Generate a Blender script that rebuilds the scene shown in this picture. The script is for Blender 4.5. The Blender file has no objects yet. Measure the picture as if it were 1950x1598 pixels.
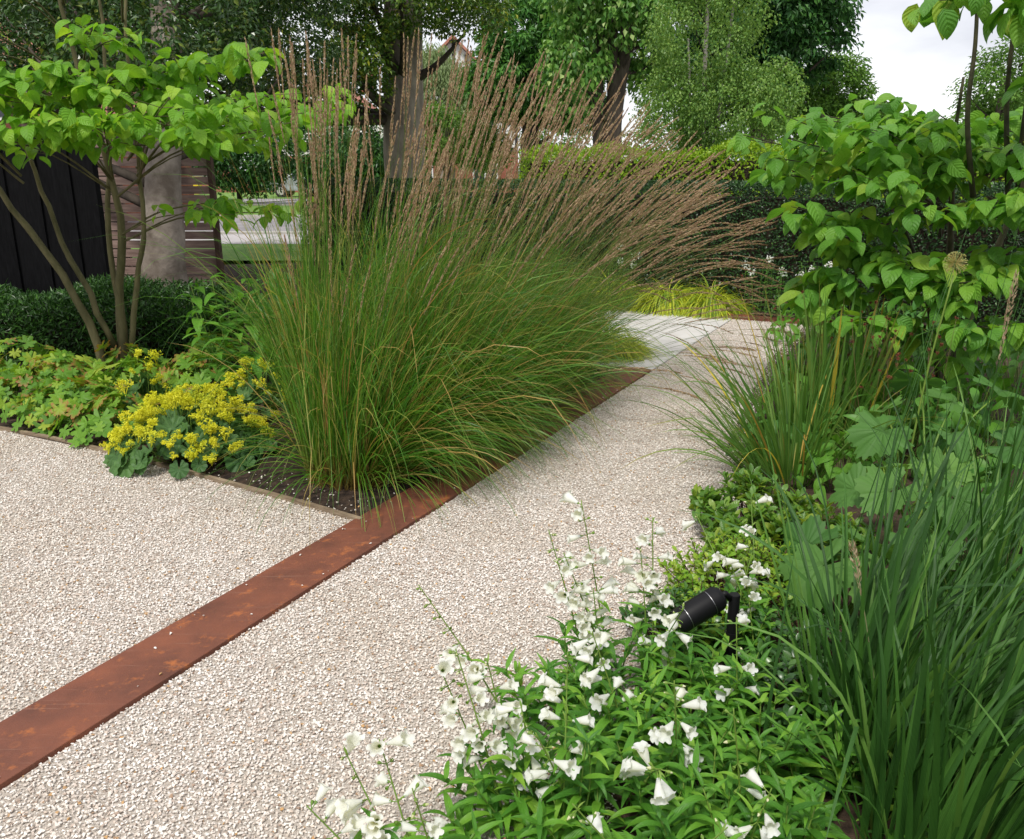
import bpy, bmesh, math, random
import numpy as np
from mathutils import Matrix, Vector

# ------------------------------------------------------------------ camera, sky, sun, exposure
scene = bpy.context.scene
COL = scene.collection
cam_d = bpy.data.cameras.new('camera'); cam = bpy.data.objects.new('camera', cam_d); COL.objects.link(cam)
cam_d.sensor_width = 36.0; cam_d.lens = 36.0 * 1600 / 1950
cam_d.clip_start = 0.05; cam_d.clip_end = 2000
CAM = np.array([0.0, 0.0, 1.5])
cam.location = CAM; cam.rotation_euler = (math.radians(90 - 16.67), 0, 0)
scene.camera = cam

SUN_EL, SUN_AZ = 58.0, 205.0        # high soft sun through cloud, behind the camera
world = bpy.data.worlds.new('World'); scene.world = world; world.use_nodes = True
nt = world.node_tree; nt.nodes.clear()
wout = nt.nodes.new('ShaderNodeOutputWorld'); wmix = nt.nodes.new('ShaderNodeMixShader')
sky = nt.nodes.new('ShaderNodeTexSky'); sky.sky_type = 'NISHITA'; sky.sun_disc = False
sky.sun_elevation = math.radians(SUN_EL); sky.sun_rotation = math.radians(SUN_AZ)
bsky = nt.nodes.new('ShaderNodeBackground'); bsky.inputs['Strength'].default_value = 0.12
bcl = nt.nodes.new('ShaderNodeBackground'); bcl.inputs['Strength'].default_value = 1.0
tc = nt.nodes.new('ShaderNodeTexCoord'); mp = nt.nodes.new('ShaderNodeMapping'); mp.inputs['Scale'].default_value = (1.6, 1.6, 5.0)
nz = nt.nodes.new('ShaderNodeTexNoise'); nz.inputs['Scale'].default_value = 1.7; nz.inputs['Detail'].default_value = 6; nz.inputs['Roughness'].default_value = 0.55
crp = nt.nodes.new('ShaderNodeValToRGB')
crp.color_ramp.elements[0].position = 0.36; crp.color_ramp.elements[0].color = (0.34, 0.34, 0.365, 1)
crp.color_ramp.elements[1].position = 0.60; crp.color_ramp.elements[1].color = (0.52, 0.52, 0.53, 1)
L = nt.links.new
L(tc.outputs['Generated'], mp.inputs[0]); L(mp.outputs[0], nz.inputs['Vector']); L(nz.outputs['Fac'], crp.inputs[0])
L(crp.outputs[0], bcl.inputs['Color']); L(sky.outputs[0], bsky.inputs['Color'])
wmix.inputs[0].default_value = 0.93
L(bsky.outputs[0], wmix.inputs[1]); L(bcl.outputs[0], wmix.inputs[2]); L(wmix.outputs[0], wout.inputs[0])
sun_d = bpy.data.lights.new('sun', 'SUN'); sun = bpy.data.objects.new('sun', sun_d); COL.objects.link(sun)
sun_d.energy = 1.5; sun_d.angle = math.radians(10); sun_d.color = (1.0, 0.95, 0.87)
sun.rotation_euler = (math.radians(90 - SUN_EL), 0, math.radians(-SUN_AZ + 180))
vs = scene.view_settings; vs.view_transform = 'Standard'; vs.look = 'None'; vs.exposure = 1.2; vs.gamma = 1.0
scene.cycles.max_bounces = 8; scene.cycles.transparent_max_bounces = 8

# ------------------------------------------------------------------ helpers
rng = np.random.default_rng(11)
U = lambda a, b, n=None: rng.uniform(a, b, n)
def unit(v):
    v = np.asarray(v, float); return v / np.maximum(np.linalg.norm(v, axis=-1, keepdims=True), 1e-9)

class MB:
    """collects vertices, faces and three point attributes: rnd (per piece), tt (along), ss (across)"""
    def __init__(s): s.v = []; s.f = []; s.n = 0; s.r = []; s.t = []; s.s = []
    def add(s, v, faces, r=0.0, t=0.5, c=0.0):
        v = np.asarray(v, float).reshape(-1, 3); n = len(v)
        for f in (faces if isinstance(faces, list) else [faces]):
            s.f.append(np.asarray(f, int) + s.n)
        s.v.append(v); s.n += n
        for a, x in ((s.r, r), (s.t, t), (s.s, c)):
            a.append(np.broadcast_to(np.asarray(x, float), (n,)).copy())
        return s
    def data(s):
        return (np.concatenate(s.v), s.f, np.concatenate(s.r), np.concatenate(s.t), np.concatenate(s.s))
    def mesh(s, name, mat, off=(0, 0, 0), smooth=True):
        me = bpy.data.meshes.new(name)
        V = np.concatenate(s.v) - np.asarray(off, float)
        me.vertices.add(len(V)); me.vertices.foreach_set('co', V.astype(np.float32).ravel())
        ls = []; st = []; tot = 0
        for f in s.f:
            if len(f) == 0: continue
            k = f.shape[1]; ls.append(f.ravel()); st.append(tot + np.arange(len(f)) * k); tot += f.size
        ls = np.concatenate(ls); st = np.concatenate(st)
        me.loops.add(len(ls)); me.loops.foreach_set('vertex_index', ls.astype(np.int32))
        me.polygons.add(len(st)); me.polygons.foreach_set('loop_start', st.astype(np.int32))
        me.update(calc_edges=True)
        for nm, a in (('rnd', s.r), ('tt', s.t), ('ss', s.s)):
            at = me.attributes.new(nm, 'FLOAT', 'POINT'); at.data.foreach_set('value', np.concatenate(a).astype(np.float32))
        me.polygons.foreach_set('use_smooth', np.full(len(st), smooth))
        if mat: me.materials.append(mat)
        return me
    def obj(s, name, mat, parent=None, smooth=True, kind=None, label=None):
        off = ploc(parent) if parent is not None else (0, 0, 0)
        o = bpy.data.objects.new(name, s.mesh(name, mat, off, smooth)); COL.objects.link(o)
        if parent is not None: o.parent = parent
        if kind: o['kind'] = kind
        if label: o['label'] = label
        return o

def ploc(o):                                    # world position of a thing (things are only moved, never turned)
    p = np.zeros(3)
    while o is not None:
        p += np.array(o.location); o = o.parent
    return p
def tag(o, label, cat, group=None):
    o['label'] = label; o['category'] = cat
    if group: o['group'] = group
    return o
def thing(name, loc, label, cat, group=None):
    o = bpy.data.objects.new(name, None); COL.objects.link(o); o.location = loc; o.empty_display_size = 0.1
    return tag(o, label, cat, group)
def setting(o): o['kind'] = 'structure'; return o

BOXF = np.array([[0,3,2,1],[4,5,6,7],[0,1,5,4],[1,2,6,5],[2,3,7,6],[3,0,4,7]])
def box(mb, c, size, ax=(1, 0, 0), r=0.0):
    """box with centre c, sizes along ax (horizontal), its normal, and z"""
    ax = unit(np.array([ax[0], ax[1], 0.0])); ay = np.array([-ax[1], ax[0], 0]); az = np.array([0, 0, 1.0])
    h = np.asarray(size) / 2
    pts = [np.asarray(c) + ax*sx*h[0] + ay*sy*h[1] + az*sz*h[2] for sz in (-1, 1) for sx, sy in ((-1,-1),(1,-1),(1,1),(-1,1))]
    mb.add(pts, BOXF, r)
def tube(mb, pts, rad, sides=7, r=0.0, cap=True):
    pts = np.asarray(pts, float); n = len(pts); rad = np.broadcast_to(rad, (n,))
    d = unit(np.gradient(pts, axis=0)); ref = np.array([1.0, 0, 0]) if abs(d[0][0]) < 0.8 else np.array([0, 1.0, 0])
    a = unit(np.cross(d, ref)); b = np.cross(d, a)
    th = np.arange(sides) / sides * 2 * math.pi
    v = pts[:, None] + rad[:, None, None] * (a[:, None] * np.cos(th)[None, :, None] + b[:, None] * np.sin(th)[None, :, None])
    i = np.arange(n - 1)[:, None] * sides; j = np.arange(sides)[None]; k = (j + 1) % sides
    f = np.stack([i + j, i + k, i + sides + k, i + sides + j], -1).reshape(-1, 4)
    fs = [f]
    if cap: fs += [np.arange(sides)[None, ::-1], (n - 1) * sides + np.arange(sides)[None]]
    mb.add(v.reshape(-1, 3), fs, r, np.repeat(np.linspace(0, 1, n), sides), np.tile(th / 6.283, n))
def smooth_path(pts, n=12):
    """Catmull-Rom through the points"""
    P = np.asarray(pts, float); P = np.vstack([2*P[0]-P[1], P, 2*P[-1]-P[-2]]); out = []
    m = len(P) - 3
    for t in np.linspace(0, m - 1e-6, n):
        i = int(t); u = t - i; a, b, c, d = P[i:i+4]
        out.append(0.5*((2*b) + (-a+c)*u + (2*a-5*b+4*c-d)*u*u + (-a+3*b-3*c+d)*u**3))
    return np.array(out)
PROF = {'grass': lambda t: np.minimum(1, 0.55 + 2.2*t) * np.clip((1 - t), 0, 1)**0.55,
        'sword': lambda t: np.minimum(1, 0.8 + t) * np.clip((1 - t) * 2.6, 0, 1)**0.8,
        'hak': lambda t: np.clip(t*4 + .2, 0, 1) * np.clip((1 - t), 0, 1)**0.75}
def ribbons(mb, p, d, Ln, w, bend, K=6, prof='grass', fold=0.0, twist=0.5, wind=(0, 0, 0), kink=0.0):
    """grass blades: start p, direction d, length, width, downward bend; all arrays over the blades"""
    p = np.array(p, float); N = len(p); d = unit(d); Ln = np.broadcast_to(Ln, (N,)); w = np.broadcast_to(w, (N,)); bend = np.broadcast_to(bend, (N,))
    side = np.cross(d, [0, 0, 1.0]); bad = np.linalg.norm(side, axis=1) < 0.02
    side[bad] = [1, 0, 0]; side = unit(side); tw = rng.normal(0, twist, N)[:, None]
    kt = rng.uniform(0.45, 0.85, N); kk = (rng.random(N) < kink)
    rows = []; ts = np.linspace(0, 1, K + 1); sp = [p.copy()]
    q = p.copy(); dirs = [d]
    for k in range(K):
        g = bend * (0.35 + 1.3 * ts[k])
        g = np.where(kk & (np.abs(ts[k] - kt) < 0.5 / K), g + 6, g)
        d = unit(d + (g / K)[:, None] * np.array([0, 0, -1.0]) + np.asarray(wind) / K)
        q = q + d * (Ln / K)[:, None]; sp.append(q.copy()); dirs.append(d)
    P = np.array(sp); D = np.array(dirs)
    pr = PROF[prof](ts)
    s0 = side * np.cos(tw) + np.cross(D[0], side) * np.sin(tw)
    ac = 3 if fold else 2
    V = np.zeros((N, K + 1, ac, 3))
    for k in range(K + 1):
        s = unit(s0 - D[k] * np.sum(s0 * D[k], 1, keepdims=True)); nn = np.cross(s, D[k])
        hw = (w * pr[k] / 2)[:, None]
        if fold:
            V[:, k, 0] = P[k] - s*hw + nn*hw*fold; V[:, k, 1] = P[k]; V[:, k, 2] = P[k] + s*hw + nn*hw*fold
        else:
            V[:, k, 0] = P[k] - s*hw; V[:, k, 1] = P[k] + s*hw
    b = (np.arange(N) * (K + 1) * ac)[:, None, None]; i = (np.arange(K) * ac)[None, :, None]; j = np.arange(ac - 1)[None, None]
    o = b + i + j
    F = np.stack([o, o + 1, o + ac + 1, o + ac], -1).reshape(-1, 4)
    R = np.repeat(rng.random(N), (K + 1) * ac)
    T = np.tile(np.repeat(ts, ac), N); S = np.tile(np.tile(np.linspace(-1, 1, ac), K + 1), N)
    mb.add(V.reshape(-1, 3), F, R, T, S)
    return P
def diamonds(mb, p, fwd, nrm, ln, wd, fold=0.25):
    """small folded leaf: base, two sides, tip; arrays over the leaves"""
    p = np.asarray(p, float); N = len(p); fwd = unit(fwd); s = unit(np.cross(fwd, nrm)); n = np.cross(s, fwd)
    ln = np.broadcast_to(ln, (N,))[:, None]; wd = np.broadcast_to(wd, (N,))[:, None]
    V = np.stack([p, p + fwd*ln*.45 - s*wd/2 + n*wd*fold, p + fwd*ln - n*ln*.12, p + fwd*ln*.45 + s*wd/2 + n*wd*fold], 1)
    b = (np.arange(N) * 4)[:, None]
    F = np.concatenate([b + np.array([[0, 2, 1]]), b + np.array([[0, 3, 2]])])
    mb.add(V.reshape(-1, 3), F, np.repeat(rng.random(N), 4), np.tile([0, .45, 1, .45], N), np.tile([0, -1, 0, 1], N))
def rand_dir(n):
    return unit(rng.normal(size=(n, 3)))

# ---- leaf shapes: (V, F, tt, ss), base at the origin, pointing +Y, upper side +Z
def leaf_grid(Ln, W, prof, nl=7, nw=4, fold=0.2, droop=0.5, wave=0.0, teeth=0.0, cup=0.0):
    t = np.linspace(0, 1, nl + 1); ang = -droop * t**1.4
    y = np.concatenate([[0], np.cumsum(np.cos(ang[1:]) * Ln / nl)]); z = np.concatenate([[0], np.cumsum(np.sin(ang[1:]) * Ln / nl)])
    s = np.linspace(-1, 1, nw + 1); V = []; T = []; S = []
    for i in range(nl + 1):
        hw = W / 2 * prof(t[i]) * (1 + teeth * (1 if i % 2 else -1) * (0 < i < nl))
        for q in s:
            V.append((q*hw, y[i] - (0.10*Ln*abs(q)*max(0, .22 - t[i])/.22), z[i] + fold*abs(q)*hw - cup*(q*q)*hw + wave*W*math.sin(7*t[i] + 2*q)*abs(q)))
            T.append(t[i]); S.append(q)
    m = nw + 1
    F = [(i*m + j, i*m + j + 1, (i+1)*m + j + 1, (i+1)*m + j) for i in range(nl) for j in range(nw)]
    return np.array(V), np.array(F), np.array(T), np.array(S)
def leaf_fan(R, rfun, seg=36, span=162, pleat=0.0, lob=7, cup=0.15, rings=(0.5, 1.0), droop=0.0, wave=0.0):
    th = np.radians(np.linspace(-span, span, seg + 1)); V = [(0, 0, 0)]; T = [0]; S = [0]
    ph = U(0, 6.28)
    for k in rings:
        for a in th:
            r = R * k * (rfun(a) if k == rings[-1] else (0.5*rfun(a) + 0.5*0.75)); x = math.sin(a)*r; y = math.cos(a)*r
            z = cup * r * k + pleat * r * math.cos(lob * a) + wave * R * k * math.sin(2.3*a + ph) - droop * max(0, y)**2 / R
            V.append((x, y, z)); T.append(k); S.append(a / math.pi)
    m = seg + 1; F3 = [(0, 2 + j, 1 + j) for j in range(seg)]
    F4 = [(1 + i*m + j, 2 + i*m + j, 2 + (i+1)*m + j, 1 + (i+1)*m + j) for i in range(len(rings) - 1) for j in range(seg)]
    return np.array(V), [np.array(F3), np.array(F4)], np.array(T), np.array(S)
P_OVATE = lambda t: (math.sin(math.pi * min(1, t**0.72)))**0.75 * (1 - 0.25*t) if 0 < t < 1 else 0.02
P_LANCE = lambda t: max(0.04, math.sin(math.pi * t**0.62)**0.9)
P_OBOV = lambda t: max(0.06, math.sin(math.pi * t**1.35)**0.8)
P_LONG = lambda t: max(0.04, math.sin(math.pi * t**0.55)**0.75 * (1 - .2*t))

def frame(pos, fwd, up, sc=1.0):
    f = unit(fwd); r = unit(np.cross(f, up)); u = np.cross(r, f)
    M = np.eye(4); M[:3, 0] = r*sc; M[:3, 1] = f*sc; M[:3, 2] = u*sc; M[:3, 3] = pos
    return M
def put(parent, name, shapes, mat, frames, limit=300, rest='foliage', sort=True):
    """each leaf or flower an object sharing the mesh of its shape; past the limit the farthest are joined into one part"""
    key = (mat.name, id(shapes))
    if key not in put.cache:
        put.cache[key] = [MB().add(s[0], s[1], 0.0, s[2], s[3]).mesh(name, mat) for s in shapes]
    ms = put.cache[key]; off = ploc(parent)
    if sort: frames = sorted(frames, key=lambda M: np.linalg.norm(M[:3, 3] - CAM))
    obs = []
    for M in frames[:limit]:
        o = bpy.data.objects.new(name, ms[rng.integers(len(ms))]); COL.objects.link(o); o.parent = parent
        A = M.copy(); A[:3, 3] -= off; o.matrix_local = Matrix(A.tolist()); obs.append(o)
    if len(frames) > limit:
        mb = MB()
        for M in frames[limit:]:
            s = shapes[rng.integers(len(shapes))]
            mb.add(s[0] @ M[:3, :3].T + M[:3, 3], s[1], rng.random(), s[2], s[3])
        mb.obj(rest, mat, parent, kind='stuff')
    return obs
put.cache = {}

# ------------------------------------------------------------------ materials
def newmat(name):
    m = bpy.data.materials.new(name); m.use_nodes = True; t = m.node_tree
    return m, t, t.nodes['Principled BSDF'], t.nodes['Material Output']
def ramp(t, fac, stops):
    r = t.nodes.new('ShaderNodeValToRGB'); e = r.color_ramp.elements
    while len(e) < len(stops): e.new(0.5)
    for x, (p, c) in zip(e, stops): x.position = p; x.color = (*c, 1)
    if fac is not None: t.links.new(fac, r.inputs[0])
    return r.outputs[0]
def math_(t, op, a, b=None, c=None):
    n = t.nodes.new('ShaderNodeMath'); n.operation = op
    for i, x in enumerate((a, b, c)):
        if x is None: continue
        if isinstance(x, (int, float)): n.inputs[i].default_value = x
        else: t.links.new(x, n.inputs[i])
    return n.outputs[0]
def mixc(t, fac, a, b, mode='MIX'):
    n = t.nodes.new('ShaderNodeMix'); n.data_type = 'RGBA'; n.blend_type = mode
    for s, x in ((n.inputs[0], fac), (n.inputs[6], a), (n.inputs[7], b)):
        if isinstance(x, (int, float)): s.default_value = x
        elif isinstance(x, tuple): s.default_value = (*x, 1)
        else: t.links.new(x, s)
    return n.outputs[2]
def attr(t, name):
    n = t.nodes.new('ShaderNodeAttribute'); n.attribute_name = name; return n.outputs['Fac']
def noise(t, scale, detail=3, rough=0.5, coord='Object', vec=None):
    n = t.nodes.new('ShaderNodeTexNoise'); n.inputs['Scale'].default_value = scale; n.inputs['Detail'].default_value = detail; n.inputs['Roughness'].default_value = rough
    if vec is None:
        c = t.nodes.new('ShaderNodeTexCoord'); vec = c.outputs[coord]
    t.links.new(vec, n.inputs['Vector']); return n.outputs['Fac']
def bump(t, h, strength, dist=0.01):
    b = t.nodes.new('ShaderNodeBump'); b.inputs['Strength'].default_value = strength; b.inputs['Distance'].default_value = dist
    t.links.new(h, b.inputs['Height']); return b.outputs[0]
def leafmat(name, stops, rough=0.45, trans=0.35, spec=0.3, base=None, tip=None, edge=None, vein=None, tgain=1.35, pale=0.0):
    """leaf: colour by a random number per leaf; optional colour at the base, the tip or the rim; veins as relief"""
    m, t, b, out = newmat(name)
    oi = t.nodes.new('ShaderNodeObjectInfo')
    rn = math_(t, 'FRACT', math_(t, 'ADD', oi.outputs['Random'], attr(t, 'rnd')))
    col = ramp(t, rn, stops); tt = attr(t, 'tt'); ss = attr(t, 'ss')
    if base: col = mixc(t, math_(t, 'MULTIPLY', math_(t, 'SUBTRACT', 1.0, math_(t, 'SMOOTH_MIN', math_(t, 'MULTIPLY', tt, 1.0/base[1]), 1.0, 0.2)), base[2] if len(base) > 2 else 1.0), col, base[0])
    if tip:
        f = math_(t, 'MULTIPLY', math_(t, 'POWER', tt, tip[1]), math_(t, 'GREATER_THAN', math_(t, 'FRACT', math_(t, 'MULTIPLY', rn, 17.3)), 1 - tip[2]))
        col = mixc(t, f, col, tip[0])
    nz = noise(t, 60, 2)
    if edge:
        f = math_(t, 'MULTIPLY', math_(t, 'MULTIPLY', math_(t, 'POWER', tt, 3.0), math_(t, 'GREATER_THAN', math_(t, 'FRACT', math_(t, 'MULTIPLY', rn, 7.7)), 1 - edge[1])), math_(t, 'MULTIPLY', nz, 1.7))
        col = mixc(t, math_(t, 'MINIMUM', f, 1.0), col, edge[0])
    if vein:
        a = math_(t, 'ABSOLUTE', ss)
        if vein[0] == 'arc':    # veins leaving the midrib and curving to the tip
            h = math_(t, 'SINE', math_(t, 'MULTIPLY', math_(t, 'SUBTRACT', tt, math_(t, 'MULTIPLY', math_(t, 'POWER', a, 1.3), vec_k(vein))), vein[1]*6.283))
        elif vein[0] == 'fan':
            h = math_(t, 'ABSOLUTE', math_(t, 'SINE', math_(t, 'MULTIPLY', ss, vein[1]*3.1416)))
        else:                   # long parallel
            h = math_(t, 'SINE', math_(t, 'MULTIPLY', ss, vein[1]*6.283))
        mid = math_(t, 'MINIMUM', math_(t, 'MULTIPLY', a, 8.0), 1.0)
        hh = math_(t, 'MULTIPLY', math_(t, 'ADD', math_(t, 'MULTIPLY', h, 0.5), 0.5), 1.0)
        if vein[0] == 'arc': hh = math_(t, 'ADD', hh, mid)
        t.links.new(bump(t, hh, vein[2], 0.004), b.inputs['Normal'])
        vf = math_(t, 'MULTIPLY', math_(t, 'SUBTRACT', 1.0, math_(t, 'MINIMUM', math_(t, 'MULTIPLY', hh, 3.0), 1.0)), 0.35)
        col = mixc(t, vf, col, tuple(min(1, x*1.5 + .02) for x in stops[len(stops)//2][1]))
    col = mixc(t, math_(t, 'MULTIPLY', nz, 0.45), col, mixc(t, 1.0, col, (0.62, 0.66, 0.6), 'MULTIPLY'))
    t.links.new(col, b.inputs['Base Color']); b.inputs['Roughness'].default_value = rough; b.inputs['Specular IOR Level'].default_value = spec
    tr = t.nodes.new('ShaderNodeBsdfTranslucent'); t.links.new(mixc(t, 1.0, col, (tgain*1.05, tgain, tgain*.55), 'MULTIPLY'), tr.inputs['Color'])
    mx = t.nodes.new('ShaderNodeMixShader'); mx.inputs[0].default_value = trans
    t.links.new(b.outputs[0], mx.inputs[1]); t.links.new(tr.outputs[0], mx.inputs[2]); t.links.new(mx.outputs[0], out.inputs[0])
    return m
def vec_k(v): return v[3] if len(v) > 3 else 0.35
def solid(name, c1, c2, scale=8, rough=0.8, bumpk=0.3, stretch=None, spec=0.3, metal=0.0, detail=5, lo=.35, hi=.65, dist=.01):
    m, t, b, out = newmat(name)
    c = t.nodes.new('ShaderNodeTexCoord'); v = c.outputs['Object']
    if stretch:
        mp = t.nodes.new('ShaderNodeMapping'); mp.inputs['Scale'].default_value = stretch; t.links.new(v, mp.inputs[0]); v = mp.outputs[0]
    n = noise(t, scale, detail, .6, vec=v)
    oi = t.nodes.new('ShaderNodeObjectInfo')
    col = ramp(t, math_(t, 'ADD', n, math_(t, 'MULTIPLY', math_(t, 'SUBTRACT', oi.outputs['Random'], 0.5), 0.12)), [(lo, c1), (hi, c2)])
    t.links.new(col, b.inputs['Base Color']); b.inputs['Roughness'].default_value = rough; b.inputs['Specular IOR Level'].default_value = spec; b.inputs['Metallic'].default_value = metal
    if bumpk: t.links.new(bump(t, n, bumpk, dist), b.inputs['Normal'])
    return m
# ------------------------------------------------------------------ plan of the place (metres)
O2 = np.array([1.07, 6.29])                       # end of the steel strip, its path-side corner
DU = unit(np.array([0.461, 0.887])); DV = np.array([DU[1], -DU[0]])
def uv(u, v, z=0.0):
    p = O2 + DU*u + DV*v; return np.array([p[0], p[1], z])
def to_uv(x, y):
    d = np.array([x, y]) - O2; return d @ DU, d @ DV
STRIP_W = 0.243
TIMBER = np.array([(-0.665, 3.425), (-1.05, 3.67), (-1.53, 3.96), (-2.15, 4.33), (-3.08, 4.80), (-4.6, 5.35), (-7.0, 6.0)])
BED_EDGE = np.array([(0.10, 0.2), (0.10, 1.3), (0.16, 1.75), (0.42, 2.3), (0.72, 2.8), (0.98, 3.3), (1.10, 3.8), (1.18, 4.4), (1.6, 5.5), (2.15, 6.8), (2.95, 8.33)])

def sheet(name, pts, z, mat, kind='structure', cuts=0):
    bm = bmesh.new(); vs_ = [bm.verts.new((p[0], p[1], z)) for p in pts]; bm.faces.new(vs_)
    bmesh.ops.triangulate(bm, faces=bm.faces[:])
    me = bpy.data.meshes.new(name); bm.to_mesh(me); bm.free(); me.materials.append(mat)
    o = bpy.data.objects.new(name, me); COL.objects.link(o)
    if kind: o['kind'] = kind
    return o

M_soil = solid('soil', (0.018, 0.011, 0.008), (0.075, 0.048, 0.032), 22, 0.95, 0.9, detail=8, dist=.03)
M_earth = solid('earth', (0.03, 0.04, 0.015), (0.08, 0.08, 0.04), 0.6, 0.95, 0.4)
M_lawn = solid('lawn', (0.09, 0.19, 0.03), (0.17, 0.27, 0.06), 1.5, 0.9, 0.6, detail=9)
M_road = solid('asphalt', (0.20, 0.19, 0.20), (0.30, 0.28, 0.285), 1.2, 0.9, 0.3, detail=9)
M_gravbase = solid('gravel_bed_fines', (0.34, 0.30, 0.255), (0.56, 0.51, 0.455), 160, 0.95, 0.6, detail=3)
M_kerb = solid('kerb_stone', (0.35, 0.34, 0.31), (0.48, 0.46, 0.42), 5, 0.9, 0.2)

ground = sheet('ground', [(-400, -60), (400, -60), (400, 600), (-400, 600)], -0.05, M_earth)
sheet('gravel_ground', [(-7, -1.5), (0.6, -1.5), (1.5, 3), (3.6, 8.9), (2.3, 8.66), uv(0.0, 0)[:2], uv(0, -STRIP_W)[:2], (-0.60, 3.6), (-1.6, 4.25), (-3.1, 5.1), (-7, 6.6)], 0.0, M_gravbase)
soil_l = sheet('soil_bed', [tuple(p) for p in TIMBER] + [(-9, 12.5), (-2, 14.4), (7, 10.2), uv(2.7, 3)[:2], uv(2.7, -5)[:2], uv(0.05, -3)[:2], uv(0.0, -STRIP_W)[:2]][0:], 0.006, M_soil)
soil_r = sheet('soil_bed', [tuple(p) for p in BED_EDGE] + [(8, 8), (8, 0.2)], 0.006, M_soil)
sheet('verge', [(-40, 14.2), (-2.0, 14.4), (7, 10.2), (40, 12), (40, 17.6), (-40, 17.6)], 0.0, M_lawn)
sheet('pavement', [(-60, 17.6), (60, 17.6), (60, 20.2), (-60, 20.2)], 0.004, solid('pavement_flags', (0.33, 0.31, 0.31), (0.42, 0.40, 0.40), 1.0, 0.9, 0.1))
sheet('road', [(-80, 20.4), (80, 20.4), (80, 27.5), (-80, 27.5)], -0.04, M_road)
sheet('verge', [(-90, 27.7), (90, 27.7), (90, 36), (-90, 36)], 0.004, M_lawn)
sheet('drive', [(-90, 36.3), (90, 36.3), (90, 44), (-90, 44)], 0.0, M_road)
sheet('lawn', [(-120, 44.3), (120, 44.3), (120, 140), (-120, 140)], 0.0, M_lawn)
for yk in (20.3, 27.6, 36.15):
    mb = MB(); box(mb, (0, yk, 0.0), (160, 0.16, 0.12)); setting(mb.obj('kerb', M_kerb, smooth=False))

# ------------------------------------------------------------------ gravel: loose chips, scattered
m, t, b, out = newmat('gravel_chip')
oi = t.nodes.new('ShaderNodeObjectInfo')
col = ramp(t, oi.outputs['Random'], [(0.0, (0.78, 0.745, 0.70)), (0.16, (0.58, 0.51, 0.45)), (0.24, (0.80, 0.765, 0.72)), (0.38, (0.73, 0.685, 0.635)), (0.46, (0.54, 0.45, 0.38)), (0.52, (0.76, 0.72, 0.67)), (0.68, (0.82, 0.79, 0.75)), (0.74, (0.60, 0.50, 0.42)),
                                     (0.82, (0.74, 0.70, 0.65)), (0.92, (0.50, 0.42, 0.36)), (0.975, (0.33, 0.23, 0.17)), (0.993, (0.50, 0.31, 0.14))])
n1 = noise(t, 160, 3)
col = mixc(t, math_(t, 'MULTIPLY', n1, 0.5), col, mixc(t, 1.0, col, (0.80, 0.73, 0.66), 'MULTIPLY'))
gp = t.nodes.new('ShaderNodeNewGeometry')      # broad patches of dust and trodden dirt over the bed
dirt = ramp(t, noise(t, 1.3, 5, .6, vec=gp.outputs['Position']), [(.36, (.88, .87, .84)), (.55, (.975, .985, 1.0))])
col = mixc(t, 1.0, col, dirt, 'MULTIPLY')
t.links.new(col, b.inputs['Base Color']); b.inputs['Roughness'].default_value = 0.85; b.inputs['Specular IOR Level'].default_value = 0.25
M_chip = m
chips = bpy.data.collections.new('gravel_chip_shapes')
for k in range(9):
    bm = bmesh.new()
    for q in rng.normal(size=(9, 3)):
        q = q / np.linalg.norm(q) * U(.8, 1.0); bm.verts.new(Vector(q * np.array([1.0, U(.6, .9), U(.4, .6)]) * 0.0070))
    r = bmesh.ops.convex_hull(bm, input=bm.verts[:])
    for v in [v for v in bm.verts if not v.link_faces]: bm.verts.remove(v)
    me = bpy.data.meshes.new('gravel_chip'); bm.to_mesh(me); bm.free(); me.materials.append(M_chip)
    chips.objects.link(bpy.data.objects.new('gravel_chip', me))

def inside(poly, x, y):
    c = np.zeros(len(x), bool); P = np.asarray(poly); j = len(P) - 1
    for i in range(len(P)):
        a, b_ = P[i], P[j]
        c ^= ((a[1] > y) != (b_[1] > y)) & (x < (b_[0] - a[0]) * (y - a[1]) / (b_[1] - a[1] + 1e-12) + a[0]); j = i
    return c
def scatter(x0, x1, y0, y1, s):
    gx, gy = np.meshgrid(np.arange(x0, x1, s), np.arange(y0, y1, s)); n = gx.size
    return gx.ravel() + U(-.6, .6, n)*s, gy.ravel() + U(-.6, .6, n)*s
PX, PY, PZ = [], [], []
for (x0, x1, y0, y1, s) in ((-2.4, 1.4, 1.25, 3.6, .0082), (-4.2, 1.6, 3.6, 5.3, .0098), (0.2, 3.7, 5.3, 8.9, .0128)):
    x, y = scatter(x0, x1, y0, y1, s)
    u_ = (x - O2[0])*DU[0] + (y - O2[1])*DU[1]; v_ = (x - O2[0])*DV[0] + (y - O2[1])*DV[1]
    path = (v_ > 0.004) & (u_ < 2.62) & ~inside(np.vstack([BED_EDGE + [0.10, 0], [(9, 8), (9, 0.2)]]), x, y)
    yl = np.interp(x, TIMBER[::-1, 0], TIMBER[::-1, 1])
    left = (v_ < -STRIP_W - 0.003) & (y < yl - 0.012) & (x < -0.6)
    vis = np.abs(x) < 0.66*y + 0.35
    k = (path | left) & vis
    PX.append(x[k]); PY.append(y[k]); PZ.append(U(0.002, 0.0075, k.sum()))
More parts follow.
